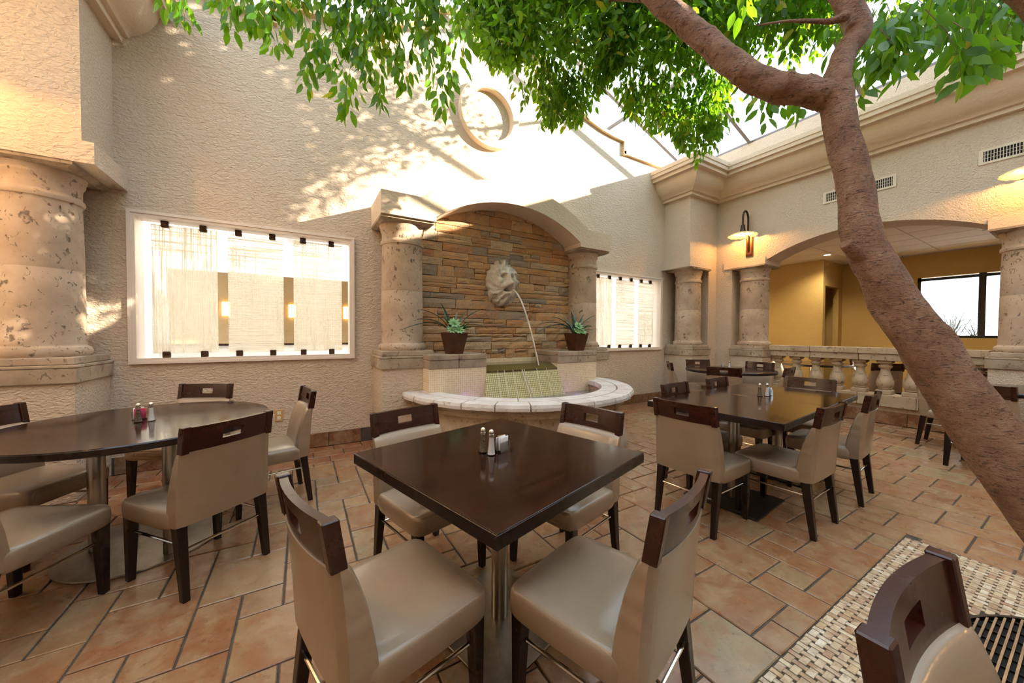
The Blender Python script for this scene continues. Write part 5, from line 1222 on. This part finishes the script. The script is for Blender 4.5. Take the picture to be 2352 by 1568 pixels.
SPR = [(-0.71,2.9,3.2,0.2,4),(-0.59,2.83,3.11,0.25,7),(-0.65,2.87,3.16,0.2,5),(-0.37,2.82,3.15,0.3,10),(-0.27,2.76,3.18,0.3,10),(-0.14,2.68,3.04,0.36,13),(-0.2,2.72,3.14,0.3,10),(-0.07,2.76,3.29,0.3,9),(-0.31,2.79,3.29,0.2,8),(-0.46,2.88,3.31,0.2,5),(-0.12,2.73,3.31,0.3,10),(0.03,2.69,2.88,0.5,20),(0.08,2.67,3.1,0.4,14),(0.17,2.67,3.02,0.45,16),(0.25,2.56,2.7,0.62,24),(0.2,2.6,3.27,0.4,14),(0.32,2.65,3.15,0.45,16),(0.37,2.55,2.99,0.5,18),(0.46,2.55,2.82,0.62,24),(0.55,2.51,3.09,0.5,18),(0.6,2.42,2.91,0.5,18),(0.72,2.29,3.1,0.45,18),(0.76,2.14,2.69,0.62,24),(0.8,2.12,2.85,0.5,18),(0.66,2.33,3.19,0.4,16),(0.41,2.47,3.24,0.4,16),(0.52,2.41,3.3,0.4,16),(0.12,2.65,3.32,0.35,12),(0.76,2.27,3.27,0.4,14),(0,2.72,3.38,0.3,10),(0.28,2.62,3.43,0.35,12),(0.65,2.4,3.4,0.35,12),(0.41,2.6,3.47,0.35,12),(0.5,2.66,3.29,0.45,16),(0.25,2.8,3.33,0.45,14),(1.64,2.58,3.62,0.31,20),(2.25,2.14,3.56,0.4,19),(1.75,2.56,3.33,0.49,18),(3.13,2.07,3.03,0.45,19),(1.44,3,4.09,0.34,21),(2.05,2.98,3.73,0.47,14),(3.55,2.01,3.37,0.4,20),(2.07,2.38,3.11,0.35,14),(1.43,3.01,4.12,0.43,19),(1.71,3.16,3.92,0.43,21),(1.79,2.62,3.45,0.41,19),(1.55,3.14,4.13,0.42,17),(1.36,2.64,3.57,0.37,15),(3.59,2.07,3.26,0.3,18),(2.12,2.87,3.42,0.47,15),(1.75,2.49,3.21,0.38,16),(1.85,2.46,3.06,0.46,19),(3.28,1.65,3.7,0.48,15),(1.43,3.14,4.11,0.33,14),(2.23,2.13,3.48,0.47,18),(2.98,2.04,3.09,0.35,20),(2.43,2.51,3.6,0.39,17),(2.24,2.29,3.41,0.34,17),(2.37,2.74,3.37,0.36,15),(3.6,1.83,3.96,0.46,14),(2.55,2.63,3.69,0.48,16),(2.06,2.72,3.33,0.46,22),(1.67,2.72,3.72,0.38,21),(1.46,3.12,4.2,0.31,16),(3.21,2.22,3.25,0.44,21),(2.38,2.19,3.6,0.3,16),(1.35,3.3,4.22,0.46,17),(2.58,2.45,3.82,0.37,22),(2.69,1.84,2.87,0.31,15),(2.16,2.25,3.35,0.37,22),(2.99,1.7,2.96,0.49,21),(1.98,2.43,3.08,0.4,20),(1.58,3.23,4.28,0.4,20),(2.24,2.6,3.27,0.49,18),(3.39,1.87,3.37,0.37,16),(1.58,2.76,3.64,0.41,14),(2.88,2.16,3.17,0.4,21),(2.32,2.29,3.55,0.35,16),(3.56,1.82,3.88,0.36,21),(3.02,2.04,3.08,0.39,21),(2.35,2.83,3.43,0.37,20),(1.33,2.79,3.9,0.48,19),(1.83,3.07,3.96,0.32,16),(2.15,2.87,3.37,0.42,22),(3.62,1.94,3.73,0.49,16),(1.83,3.16,4,0.32,15),(1.53,2.7,3.62,0.46,18),(2.99,1.83,2.9,0.4,17),(1.99,2.75,3.3,0.5,20),(2.36,2.39,3.54,0.42,18),(1.7,2.93,3.8,0.37,20),(2.92,2.48,3.44,0.5,19),(2.47,2.16,3.19,0.34,21),(3.08,1.78,2.9,0.36,14),(1.63,2.91,3.78,0.49,18),(1.2,2.89,3.91,0.49,15),(1.68,3.25,4.07,0.36,16),(3.18,2.32,3.98,0.48,15),(2.63,2.47,4.29,0.41,22),(2.08,2.43,3.15,0.4,20),(1.54,2.74,4.21,0.38,18),(3.11,1.88,3.06,0.38,14),(1.79,2.62,3.85,0.46,15),(1.71,3.1,4.54,0.35,22),(1.27,3.13,4.51,0.48,21),(3.82,1.93,4.47,0.49,20),(2.01,2.66,3.24,0.34,21),(2.54,2.19,4.23,0.43,20),(2.67,2.35,3.39,0.35,18),(3.23,2.19,3.49,0.46,15),(3.54,2.07,4.51,0.43,14),(2.88,2.53,3.89,0.37,15),(1.65,2.87,3.69,0.47,17),(1.28,2.95,4.15,0.42,16),(3.11,2.38,3.34,0.47,22),(2.95,1.84,2.8,0.35,14),(2.92,1.72,4.16,0.44,17),(2.17,2.77,4.45,0.46,18),(3.12,1.9,3.54,0.33,21),(3.73,1.94,4.43,0.36,18),(2.99,2.01,3.74,0.33,14),(2.56,2.71,3.86,0.37,20),(3.33,1.8,4.38,0.45,17),(1.64,2.48,3.6,0.35,18),(2.84,2.25,3.8,0.36,16),(2.9,2.48,4.15,0.35,17),(2.99,1.74,3.21,0.37,21),(2.31,2.13,3.47,0.4,15),(1.44,2.83,4.4,0.41,16),(3.54,2.01,3.26,0.34,14),(3.07,2.17,4.14,0.35,19),(2.83,2.39,4.11,0.47,16),(1.79,3.15,3.96,0.49,14),(3.01,2.39,3.42,0.43,21),(1.36,2.73,3.74,0.4,22),(2.33,2.4,3.58,0.38,14),(2.74,1.91,2.91,0.34,17),(2.26,2.87,4.51,0.44,20),(2.26,2.87,4.13,0.34,19),(1.49,2.56,3.66,0.32,18),(3.41,2.18,4.05,0.4,14),(3.62,1.95,4.39,0.33,20),(2.36,2.02,3.18,0.44,21),(1.37,3.23,4.51,0.38,15),(1.8,2.4,3.46,0.32,16),(3.21,1.67,3.76,0.42,19),(2.33,2.06,3.71,0.39,16),(2.71,2.31,3.3,0.35,19),(2.59,2.49,3.92,0.49,22),(2.64,2.14,3.55,0.42,22),(1.33,3.11,4.05,0.47,21),(2.5,2.66,3.53,0.42,16),(1.6,2.98,4.2,0.31,19),(3.52,2.09,3.12,0.46,16),(2.24,2.14,3.51,0.4,18),(1.63,2.69,3.79,0.44,14),(3.19,1.86,3.08,0.3,22),(2.53,2.23,4.29,0.34,15),(2.75,1.82,3.7,0.34,17),(3.37,2.17,3.15,0.48,15),(1.21,2.95,3.91,0.4,20),(1.34,2.92,4.06,0.33,17),(2.5,2.52,3.97,0.31,20),(3.77,2,4.7,0.4,22),(2.04,2.69,3.33,0.32,15),(2.35,2.06,3.11,0.35,20),(3.29,2.26,3.79,0.33,19),(2.52,2.44,3.77,0.33,21),(3.15,1.59,3.79,0.41,17),(1.86,2.8,3.96,0.42,21),(3.13,1.69,3.32,0.49,19),(2.91,2.2,3.6,0.35,16),(2.08,2.86,4.42,0.37,17),(1.81,3.17,3.94,0.31,14),(1.46,3.3,4.77,0.44,16),(1.92,3.09,4.06,0.38,17),(2.64,2.23,4.4,0.4,19),(2.74,1.83,2.81,0.3,16),(2.25,2.55,3.98,0.49,19),(2.21,2.24,4.1,0.37,15),(2.95,2.07,3.54,0.49,20),(2.31,2.18,3.54,0.39,22),(1.64,2.69,3.61,0.33,21),(2.42,2.72,3.53,0.38,20),(2.7,2.16,4.22,0.48,15),(2.97,1.96,3.09,0.4,15),(2.98,2.24,3.5,0.48,16),(3.22,1.79,3.31,0.31,17),(2.48,2.15,3.89,0.4,20),(2.32,2.6,3.66,0.4,14),(3.04,1.9,3.15,0.48,18),(1.56,2.63,3.6,0.41,21),(3.3,2.28,4.27,0.49,21),(2.14,2.78,3.67,0.46,14),(2.77,1.99,3.62,0.42,16),(3.48,2.05,3.59,0.39,18),(1.45,2.76,3.59,0.37,19),(3.15,2.04,4.14,0.35,14),(2.52,2.01,2.99,0.45,17),(1.59,2.55,4,0.42,16),(1.69,2.86,4.35,0.34,14),(2.26,2.3,3.51,0.38,16),(2.75,2.09,4.24,0.43,15),(2.38,2.05,3.14,0.5,14),(3.02,1.79,3.08,0.35,21),(3.18,2.31,3.49,0.45,15),(3.38,2.1,3.96,0.44,20),(2.51,2.51,3.81,0.33,14),(1.75,3.1,4.07,0.41,21),(1.96,2.46,3.49,0.43,18),(2.64,2.43,3.8,0.37,18),(2.77,1.88,3.57,0.4,17),(3.51,1.94,4.63,0.38,22),(1.63,3.12,3.94,0.41,15),(2.36,2.27,3.57,0.32,21),(2.48,1.96,3.48,0.35,17),(3.18,2.19,3.19,0.42,18),(2.23,2.19,3.48,0.37,16),(3.05,2.21,3.74,0.49,17),(2.99,1.84,3.2,0.49,16),(1.87,2.48,3.07,0.45,21),(3.46,1.87,3.61,0.46,22),(2.15,2.45,3.88,0.5,15),(2.91,1.91,3.22,0.32,18),(3.21,2.3,4.58,0.4,21),(2.68,2.05,3.32,0.45,15),(2.41,2.12,3.6,0.4,16),(2.49,1.97,3.25,0.34,17),(2.13,2.54,3.2,0.43,18),(1.98,2.41,3.19,0.43,14),(3.16,2.16,3.59,0.47,22),(2.5,2.58,3.7,0.45,16),(2.05,2.55,3.82,0.46,17),(2.06,2.67,3.4,0.38,16),(1.47,2.76,3.71,0.33,21),(2.47,2.42,3.79,0.46,16),(1.58,2.92,4.05,0.45,15),(2.39,2.48,4.07,0.48,18),(2.81,2.38,3.4,0.39,18),(2.59,2.67,4.84,0.31,16),(3.57,2.01,4.74,0.35,21),(3.6,2.02,4.39,0.43,18),(2.69,2.59,4.67,0.39,14),(3.05,1.81,2.96,0.37,16),(2.02,2.3,3.1,0.41,15),(2.32,2.39,3.84,0.45,20),(2.29,2.58,3.55,0.42,16),(2.57,2.04,3.32,0.47,18),(2.89,2.27,3.22,0.42,22),(2.92,2.23,3.32,0.44,20),(1.84,2.77,3.81,0.31,21),(2.02,2.52,4.09,0.34,19),(2.85,2.53,4.87,0.38,21),(1.76,2.52,3.41,0.44,17),(3.39,2.08,4.44,0.45,18),(2.22,2.49,3.24,0.43,16),(1.24,2.72,4.2,0.36,19),(1.89,2.38,4.14,0.4,21),(2.19,2.75,4.04,0.32,22),(2.49,2.34,3.98,0.39,21),(1.6,2.75,4.06,0.47,16),(3.12,1.98,4.44,0.46,16),(3.71,2.04,3.64,0.39,20),(1.42,2.71,3.56,0.41,17),(2.6,2.29,3.48,0.35,19),(3.01,2.33,4.59,0.47,14),(1.88,2.47,4.34,0.32,18),(2.69,1.96,3.03,0.31,19),(1.34,2.75,3.81,0.5,15),(1.78,3.1,3.94,0.31,19),(1.94,2.65,3.29,0.45,15),(2.43,2.49,4.61,0.49,18),(1.52,3.35,4.28,0.43,14),(3.28,2.05,3.19,0.43,14),(3.1,2.26,4.17,0.39,15),(2.32,2.44,3.66,0.47,21),(1.85,2.49,3.08,0.43,16),(2.3,2.76,3.44,0.37,14),(1.75,2.58,4.35,0.38,19),(1.45,2.91,3.9,0.44,21),(1.57,3.07,4.51,0.44,15),(2.84,2.09,4.21,0.32,17),(2.66,2.48,4.74,0.33,15),(1.75,2.61,3.98,0.36,15),(2.38,2.74,4.79,0.4,20),(3.37,1.75,3.68,0.39,22),(2.24,2.36,4.23,0.37,17),(1.75,2.58,4.04,0.41,21),(1.91,2.58,3.17,0.34,18),(1.59,2.51,4.1,0.33,17),(2.51,2.45,3.96,0.37,20),(2.49,2.46,3.66,0.35,16),(3.43,1.74,3.73,0.33,16),(1.44,2.82,4.18,0.31,16),(3.22,1.7,4.01,0.44,20),(1.79,2.64,4.06,0.47,20),(2.11,2.96,3.74,0.36,15),(1.74,2.72,3.76,0.44,17),(1.79,3.07,4.37,0.41,22),(2.34,2.07,4.03,0.36,21),(1.94,2.48,4.32,0.49,18),(3.26,1.77,3.57,0.39,14),(3.21,2.19,3.14,0.41,19),(3.12,1.92,3.49,0.36,21),(2.34,2.23,3.59,0.32,19),(1.78,2.97,4.1,0.32,18),(2.44,2.14,3.81,0.46,14),(1.6,3.21,4.32,0.38,16),(1.57,2.58,3.58,0.46,19),(2.87,2.3,3.27,0.47,14),(2.77,2.59,4.29,0.34,16),(3.1,1.9,3.46,0.48,22),(1.35,3.29,4.24,0.35,21),(2.67,2.49,3.86,0.47,19),(1.81,2.83,4.02,0.45,16),(3.43,1.85,4.53,0.33,21),(2.91,2.43,4.28,0.41,15),(2.08,2.82,3.66,0.49,16),(2.75,2.1,3.15,0.38,18),(3.14,1.65,3.5,0.37,14),(1.36,3.02,4.04,0.48,20),(1.52,2.67,3.77,0.45,20),(3.68,1.9,4.31,0.4,18),(3.66,2.01,4.74,0.44,21),(2.46,2.49,4.23,0.45,20),(2.79,1.85,3.47,0.39,19),(2.8,2.54,4.25,0.31,21),(3.41,1.98,3.53,0.37,20),(3.09,2.23,4.39,0.42,20),(2.7,2.65,4.27,0.46,20),(2.6,2.56,3.79,0.32,19),(1.96,2.8,4.24,0.4,21),(2.67,2.62,4.04,0.39,17),(1.4,2.74,3.64,0.36,17),(1.65,3.16,4.19,0.36,18),(3.36,1.81,4.16,0.48,15),(2.14,1.96,3.95,0.31,16),(1.84,2.75,3.99,0.45,16),(1.49,2.63,4.22,0.36,14),(2.4,2.44,4.31,0.4,16),(2.41,2,4.12,0.34,20),(2.15,2.68,4.07,0.35,20),(1.55,2.96,4.06,0.33,17),(1.73,2.35,3.98,0.48,18),(2.81,1.58,4.01,0.46,15),(3.31,1.85,4.07,0.48,16),(1.6,2.29,3.53,0.33,20),(2.47,1.85,3.91,0.45,20),(1.44,3.15,4.63,0.34,14),(1.68,2.65,4.05,0.45,14),(1.89,2.47,4.13,0.43,17),(2.29,2.73,4.45,0.34,15),(1.51,2.66,3.94,0.32,17),(3.04,1.82,4.12,0.39,15),(1.79,2.78,4.55,0.47,15),(2.59,1.77,3.62,0.37,20),(2.06,2.46,3.83,0.43,19),(2.1,2.82,4.32,0.35,16),(1.4,3.01,4.13,0.34,15),(2.26,2.48,4.08,0.42,20),(2.4,1.84,3.86,0.33,18),(3.43,2.01,4.16,0.38,20),(2.79,2.46,4.69,0.32,15),(1.24,2.71,4.05,0.41,18),(1.66,2.98,4,0.31,20),(2.93,2,4.3,0.42,14),(2.74,2.08,3.87,0.44,19),(2.31,2,4.04,0.35,18),(2.02,2.45,3.94,0.42,17),(2.33,1.99,3.96,0.46,18),(2.09,2.13,3.58,0.48,15),(2.47,2.54,4.56,0.46,14),(2.72,1.71,3.72,0.44,20),(2.27,2.3,4.35,0.41,16),(2.23,1.91,3.74,0.4,18),(1.58,2.42,3.98,0.49,20),(3.08,2.27,4.1,0.33,18),(1.8,2.67,4.3,0.42,19),(2.27,2.74,4.08,0.41,18),(3,1.66,4.26,0.47,16),(1.92,2.43,4.1,0.32,15),(3.12,2.24,4.79,0.43,16),(3.69,1.96,4.57,0.35,16),(2.51,2.31,4.36,0.32,15),(2.33,1.88,3.98,0.32,16),(2.68,1.86,3.74,0.34,19),(1.91,2.84,4.69,0.32,19),(3.31,2.17,4.75,0.45,19),(1.69,2.59,3.85,0.41,16),(1.52,3.12,4.38,0.46,14),(2.8,1.81,3.8,0.37,17),(1.97,2.08,3.75,0.46,17),(1.49,3.23,4.65,0.43,19),(1.94,2.37,4.05,0.33,20),(2.8,2.37,4.61,0.39,15),(1.89,2.54,4.21,0.47,17),(2.5,2.25,3.9,0.5,17),(2.34,1.83,3.86,0.31,14),(1.66,2.94,4.43,0.4,17),(2.1,2.24,3.83,0.34,20),(2.76,1.82,3.68,0.44,16),(1.28,2.54,3.62,0.48,18),(2.73,2.52,4.72,0.47,19),(2.68,1.81,3.7,0.42,20),(3.39,1.87,4.43,0.34,14),(2.52,2.51,4.36,0.33,16),(2.21,1.95,3.94,0.33,18),(2.08,2.7,4.27,0.4,14),(2.81,2.02,4.39,0.36,18),(2.21,2.57,4,0.42,15),(3.12,1.74,3.97,0.39,17),(1.46,2.74,3.87,0.34,18),(2.79,2.07,4.02,0.46,19),(2.96,1.69,3.91,0.49,18),(1.43,2.92,4.45,0.48,16),(2.73,2.48,4.34,0.46,15),(2.77,1.61,4.07,0.42,18),(2.62,2.12,4.42,0.39,14),(3.14,2.12,4.19,0.31,15),(2.67,2.38,4.39,0.38,14),(1.62,2.7,4.01,0.31,15),(2.88,2.18,4.57,0.41,19),(2.83,1.6,3.81,0.45,18),(2.89,1.64,4.01,0.39,17),(2.33,2.42,4.21,0.38,20),(1.55,2.49,4.18,0.41,19),(2.51,2.48,4.05,0.36,16),(1.76,2.87,4.17,0.31,16),(2.24,1.95,3.94,0.4,20),(3.38,1.99,4.62,0.45,20),(2.28,1.92,3.94,0.46,19),(2.97,1.96,4.43,0.32,20),(1.59,3,4.24,0.48,17),(2.82,2.32,4.68,0.44,17),(2.56,1.95,4.26,0.46,17),(2.45,2.17,4.18,0.36,18),(2.23,2.76,4.51,0.34,15),(2.43,2.7,4.7,0.4,15),(1.71,2.73,4.03,0.32,14),(1.3,2.62,3.73,0.5,15),(1.74,2.56,4.22,0.44,16),(2.9,2.21,4.43,0.3,16),(2.8,2.05,4.2,0.39,18),(2.56,2.02,4.06,0.42,17),(2.88,1.77,3.69,0.31,20),(2.05,2.1,3.89,0.43,14),(2.8,2.22,4.57,0.35,17),(2.68,2.49,4.32,0.47,18),(2.31,1.87,3.59,0.46,15),(3.01,1.63,4.17,0.31,17),(2.38,2.36,4.18,0.34,16),(1.16,2.58,3.69,0.5,16),(1.46,3.22,4.56,0.48,15),(3.34,2.07,4.19,0.48,14),(2.27,2.38,4.41,0.32,17),(1.77,2.97,4.15,0.43,15),(3.15,2.03,4.55,0.45,16),(2.06,2.06,4.07,0.49,18),(2.97,1.96,3.86,0.45,19),(2.1,2.69,4.37,0.4,14),(2.69,1.94,3.99,0.5,14),(1.77,3.06,4.84,0.36,18),(2.47,2.09,4.06,0.39,20),(2.11,2.67,4.08,0.47,17),(2.8,1.67,3.75,0.35,17),(2.56,2.17,4.01,0.32,18),(1.59,2.56,3.94,0.31,15),(1.7,2.23,3.5,0.33,19),(2.01,2.31,4.28,0.35,20),(2.2,2.73,4.3,0.32,18),(1.62,2.44,3.84,0.48,15),(1.84,2.32,4.07,0.48,18),(2.29,2.35,4.02,0.46,14),(2.8,1.72,3.69,0.34,19),(2.67,2,4.3,0.44,15),(2.16,2.3,3.73,0.48,14),(2.71,1.69,3.86,0.48,17),(1.98,2.35,3.97,0.42,19),(1.86,2.48,4.3,0.36,16),(1.22,2.5,3.9,0.38,16),(3.72,1.93,4.46,0.33,15),(3.18,1.86,4.17,0.35,17),(1.35,2.89,4.14,0.4,20),(2.25,1.97,4.07,0.42,14),(3.3,1.99,4.6,0.49,17),(2.01,2.09,3.92,0.39,17),(1.54,2.91,4.26,0.49,19),(2.29,2.55,4.59,0.36,17),(2.5,2.59,4.58,0.3,15),(1.81,3.06,4.17,0.5,17),(3.09,2.26,4.38,0.47,19),(2.51,2.07,4.14,0.31,19),(1.78,2.77,4.28,0.47,20),(1.4,2.66,4.2,0.5,16),(2.05,2.82,4.21,0.31,20),(3.22,1.9,4.27,0.36,14),(1.9,2.78,4.05,0.35,19),(2.86,2.29,4.08,0.49,20),(1.37,2.71,4.07,0.34,19),(3.14,2.05,4.08,0.32,19),(2.97,1.74,4.31,0.48,19),(3.39,1.9,4.51,0.36,16),(1.58,2.48,3.15,0.32,12),(1.71,2.45,3.01,0.36,14),(3.08,1.93,2.84,0.4,14),(3.31,1.92,3.18,0.4,14),(2.57,1.19,2.74,0.3,7),(2.56,1.07,2.69,0.26,6),(2.42,0.92,2.52,0.25,5),(2.49,1.11,2.58,0.2,3),(3.12,1.38,3.76,0.43,15),(3.22,1.18,3.59,0.41,16),(3.07,0.98,3.3,0.36,15),(3.18,1.42,3.69,0.3,12),(3.21,1.63,3.88,0.33,10),(3.67,1.41,4.19,0.32,10),(4.01,1.31,4.03,0.44,15),(2.49,1.25,3.21,0.36,16),(3.59,1.52,3.77,0.43,12),(3.15,1.08,3.35,0.38,11),(2.78,1.08,3.24,0.34,16),(3.1,1.36,3.53,0.36,14),(3.42,1.62,3.77,0.36,13),(3.06,1.42,3.83,0.32,11),(3.07,1.33,3.6,0.32,14),(3.25,1.47,3.74,0.4,12),(3.52,1.39,4.06,0.32,13),(3.9,1.18,4.08,0.37,12),(4.14,1.29,4.36,0.35,12),(2.69,1.12,3.33,0.34,13),(3.08,1.06,3.4,0.44,10),(3.18,1.17,3.68,0.31,15),(3.87,1.35,4.14,0.36,13),(3.87,1.37,3.73,0.33,15),(3.2,1.21,3.33,0.45,10),(3.27,1.49,3.55,0.34,13),(3.71,1.41,3.83,0.45,10),(2.72,1.33,3.5,0.4,14),(3.33,1.69,4.31,0.38,16),(3.34,1.45,3.52,0.33,10),(3.5,1.27,3.91,0.32,15),(2.91,1.44,3.82,0.4,10),(2.73,1.47,3.81,0.36,13),(2.98,0.89,3.37,0.4,11),(3.57,1.57,4.01,0.33,16),(3.73,1.49,4.24,0.38,16),(3.6,1.15,4,0.37,12),(2.95,1.17,3.28,0.43,14),(3.64,1.17,3.98,0.33,16),(3.51,1.18,3.85,0.33,11),(2.73,1.24,3.3,0.44,12),(3.71,1.3,3.81,0.41,16),(2.83,1.08,3.29,0.33,10),(3.1,1.12,3.59,0.45,10),(3.39,1.28,3.88,0.4,14),(3.68,1.06,3.57,0.36,15),(3.49,1.58,3.81,0.41,10),(3.13,1.24,3.8,0.31,11),(3.31,1.25,3.82,0.36,15),(3.16,1.59,4.06,0.42,12),(3.61,1.58,3.95,0.33,15),(3.2,1.1,3.71,0.35,10),(3.73,1.08,3.85,0.34,13),(2.9,1.12,3.3,0.36,16),(2.45,1.18,3.27,0.38,12),(3.68,1.47,4.25,0.45,14),(3.37,1.04,3.3,0.38,15),(2.62,1.14,3.36,0.41,14),(2.97,1.15,3.58,0.4,14),(3.26,1.45,4.01,0.36,10),(3.76,1.44,3.85,0.38,11),(3.88,1.19,3.81,0.31,10),(3.59,1.4,3.59,0.34,12),(2.94,0.97,3.26,0.39,15),(3.45,1.54,3.9,0.34,11),(3.22,0.92,3.22,0.43,15),(3.18,1.69,4.14,0.44,12),(3.22,1.27,3.34,0.34,12),(3.45,1.14,3.76,0.42,10),(3.44,1.61,4.18,0.34,16),(3.35,0.35,2.8,0.23,12),(2.57,0.61,2.68,0.29,9),(3.72,0.7,3.31,0.27,12),(2.92,0.36,2.61,0.28,12),(3.4,0.75,3.08,0.35,12),(3.79,0.63,3.3,0.35,10),(2.91,0.38,2.6,0.35,10),(3.48,0.33,2.98,0.26,11),(2.93,0.72,2.83,0.3,9),(3.05,0.79,2.87,0.32,10),(3.3,0.73,3.04,0.3,13),(3.88,0.42,3.07,0.29,8),(3.19,0.42,2.75,0.26,13),(2.94,0.34,2.63,0.23,12),(2.72,0.51,2.76,0.27,9),(2.6,0.61,2.67,0.23,8),(3.53,0.66,3.16,0.27,8),(3.52,0.56,3.07,0.33,12),(3.24,0.31,3.11,0.25,12),(4.11,0.49,3.61,0.33,9),(3.84,0.63,3.62,0.36,11),(3.6,0.41,3.4,0.35,13),(3.22,0.3,2.91,0.24,9),(3.28,0.53,3.11,0.33,8),(3.21,0.38,2.99,0.29,9),(3.25,0.57,3.34,0.24,8),(4.01,0.55,3.58,0.23,10),(2.97,0.39,2.89,0.31,11),(2.99,0.74,3.05,0.26,8),(3.71,0.69,3.67,0.29,10),(3.48,0.51,3.06,0.28,9),(3.38,0.35,2.96,0.3,13),(2.6,0.59,2.75,0.29,10),(4.04,0.42,3.44,0.29,13),(3.73,0.51,3.21,0.25,10),(3.68,0.43,2.97,0.23,12),(2.65,0.64,2.69,0.25,11),(3.99,0.46,3.63,0.32,8),(3.85,0.56,3.52,0.22,11),(2.97,0.52,2.88,0.35,12),(3.4,0.33,2.89,0.33,10),(3.45,0.84,3.33,0.34,12),(3.29,0.76,3.14,0.29,11),(3.88,0.49,3.34,0.27,11),(3.1,0.78,3.46,0.36,9),(3.46,0.83,3.16,0.28,12),(2.41,0.34,2.35,0.34,11),(2.49,0.29,2.39,0.3,10),(2.63,0.27,2.48,0.28,9),(2.35,0.5,2.45,0.24,7),(2.57,0.71,2.52,0.4,12),(2.03,1.04,2.98,0.25,8)]
LT_V = np.array([(0, 0, 0), (.28, .195, .035), (.3, 0, 0), (.28, -.195, .035), (.60, .185, .03), (.65, 0, -.015), (.60, -.185, .03), (1, 0, -.07)], float)
LT_F = [(0, 2, 1), (0, 3, 2), (1, 2, 5, 4), (2, 3, 6, 5), (4, 5, 7), (5, 6, 7)]
r4 = random.Random(21)
leaves = []; twigs = MB()
def leafat(p, d, size):
    d = d.normalized(); s = d.cross(Vector((r4.uniform(-1, 1), r4.uniform(-1, 1), r4.uniform(-1, 1))))
    if s.length < 1e-3: s = d.orthogonal()
    s.normalize(); n = d.cross(s); leaves.append((p, d, s, n, size))
for (x, y, z, L, n) in SPR:
    near = (Vector((x, y, z))-CAM).dot(fw) < 2.55
    n = int(n*(2.3 if near else 1.9))
    tip = Vector((x, y, z)); a = r4.uniform(0, 2*PI); lean = Vector((math.cos(a), math.sin(a), 0))
    pth = [tip+Vector((0, 0, 1))*(L*q)+lean*(L*0.35*q*q) for q in (0, 0.33, 0.66, 1.0)]
    twigs.tube([p-TO for p in pth], [0.0008, 0.0013, 0.0018, 0.0025], 3, False)
    for i in range(n):
        q = (i+r4.uniform(0, 0.6))/n
        p = tip+Vector((0, 0, 1))*(L*q)+lean*(L*0.35*q*q)
        b = a+i*2.4+r4.uniform(-.6, .6)
        sp = L*(0.05+0.34*q)*r4.random()
        o_ = Vector((math.cos(b), math.sin(b), 0))
        leafat(p+o_*(0.006+sp)+Vector((0, 0, -sp*0.4)), o_*r4.uniform(0.15, 0.75)+Vector((0, 0, -r4.uniform(0.5, 1.3))), r4.uniform(0.058, 0.085)*(1.25 if near else 1.0))
# upper crown, mostly out of frame, shaped along sun rays to shade the wall
cnt = 0
SD = Vector((1.0, -0.64, 0.41))
while cnt < 25000:
    xw = r4.uniform(-3.0, 3.1); zw = r4.uniform(0.9, 5.3)
    if xw > 2.0 and r4.random() < (xw-2.0)/1.3: continue
    p = Vector((xw, 4.5, zw))+SD*r4.uniform(2.4, 6.0)
    if p.z > zr(p.x)-0.12 or p.z < 3.2: continue
    pj = project(p)
    if pj and -160 < pj[0] < 2500 and pj[1] > -25 and not (1100 < pj[0] < 1690 and pj[1] < 135): continue
    b = r4.uniform(0, 2*PI); cnt += 1
    leafat(p, Vector((math.cos(b), math.sin(b), r4.uniform(-1.6, 0.0))), r4.uniform(0.08, 0.11) if (not pj or pj[1] < -25) else r4.uniform(0.06, 0.085))
def score(l):
    pj = project(l[0])
    if not pj or not (0 < pj[0] < 2352 and 0 < pj[1] < 1568): return 0
    return l[4]/pj[2]
order = sorted(range(len(leaves)), key=lambda i: -score(leaves[i]))
hero = set(order[:300])
leaf_me = MB().add([tuple(v) for v in LT_V], LT_F).mesh('leaf', M['leaf'], smooth=60, fix=False)
vs_, fs_ = [], []
nb = 0
for i, (p, d, s, n, size) in enumerate(leaves):
    if i in hero:
        o = bpy.data.objects.new('leaf', leaf_me); link(o, tree)
        mm = Matrix(((d.x, s.x, n.x, p.x-TO.x), (d.y, s.y, n.y, p.y-TO.y), (d.z, s.z, n.z, p.z-TO.z), (0, 0, 0, 1)))
        o.matrix_local = mm @ Matrix.Diagonal((size, size, size, 1))
    else:
        q = (LT_V[:, :1]*np.array(d)+LT_V[:, 1:2]*np.array(s)+LT_V[:, 2:]*np.array(n))*size+np.array(p-TO)
        vs_.extend(map(tuple, q)); fs_.extend(tuple(k+nb for k in f) for f in LT_F); nb += 8
mb = MB(); mb.v = vs_; mb.f = fs_
mb.build('foliage', M['leaf'], tree, smooth=60, fix=False)['kind'] = 'stuff'
twigs.build('twigs', M['twig'], tree, fix=False)['kind'] = 'stuff'
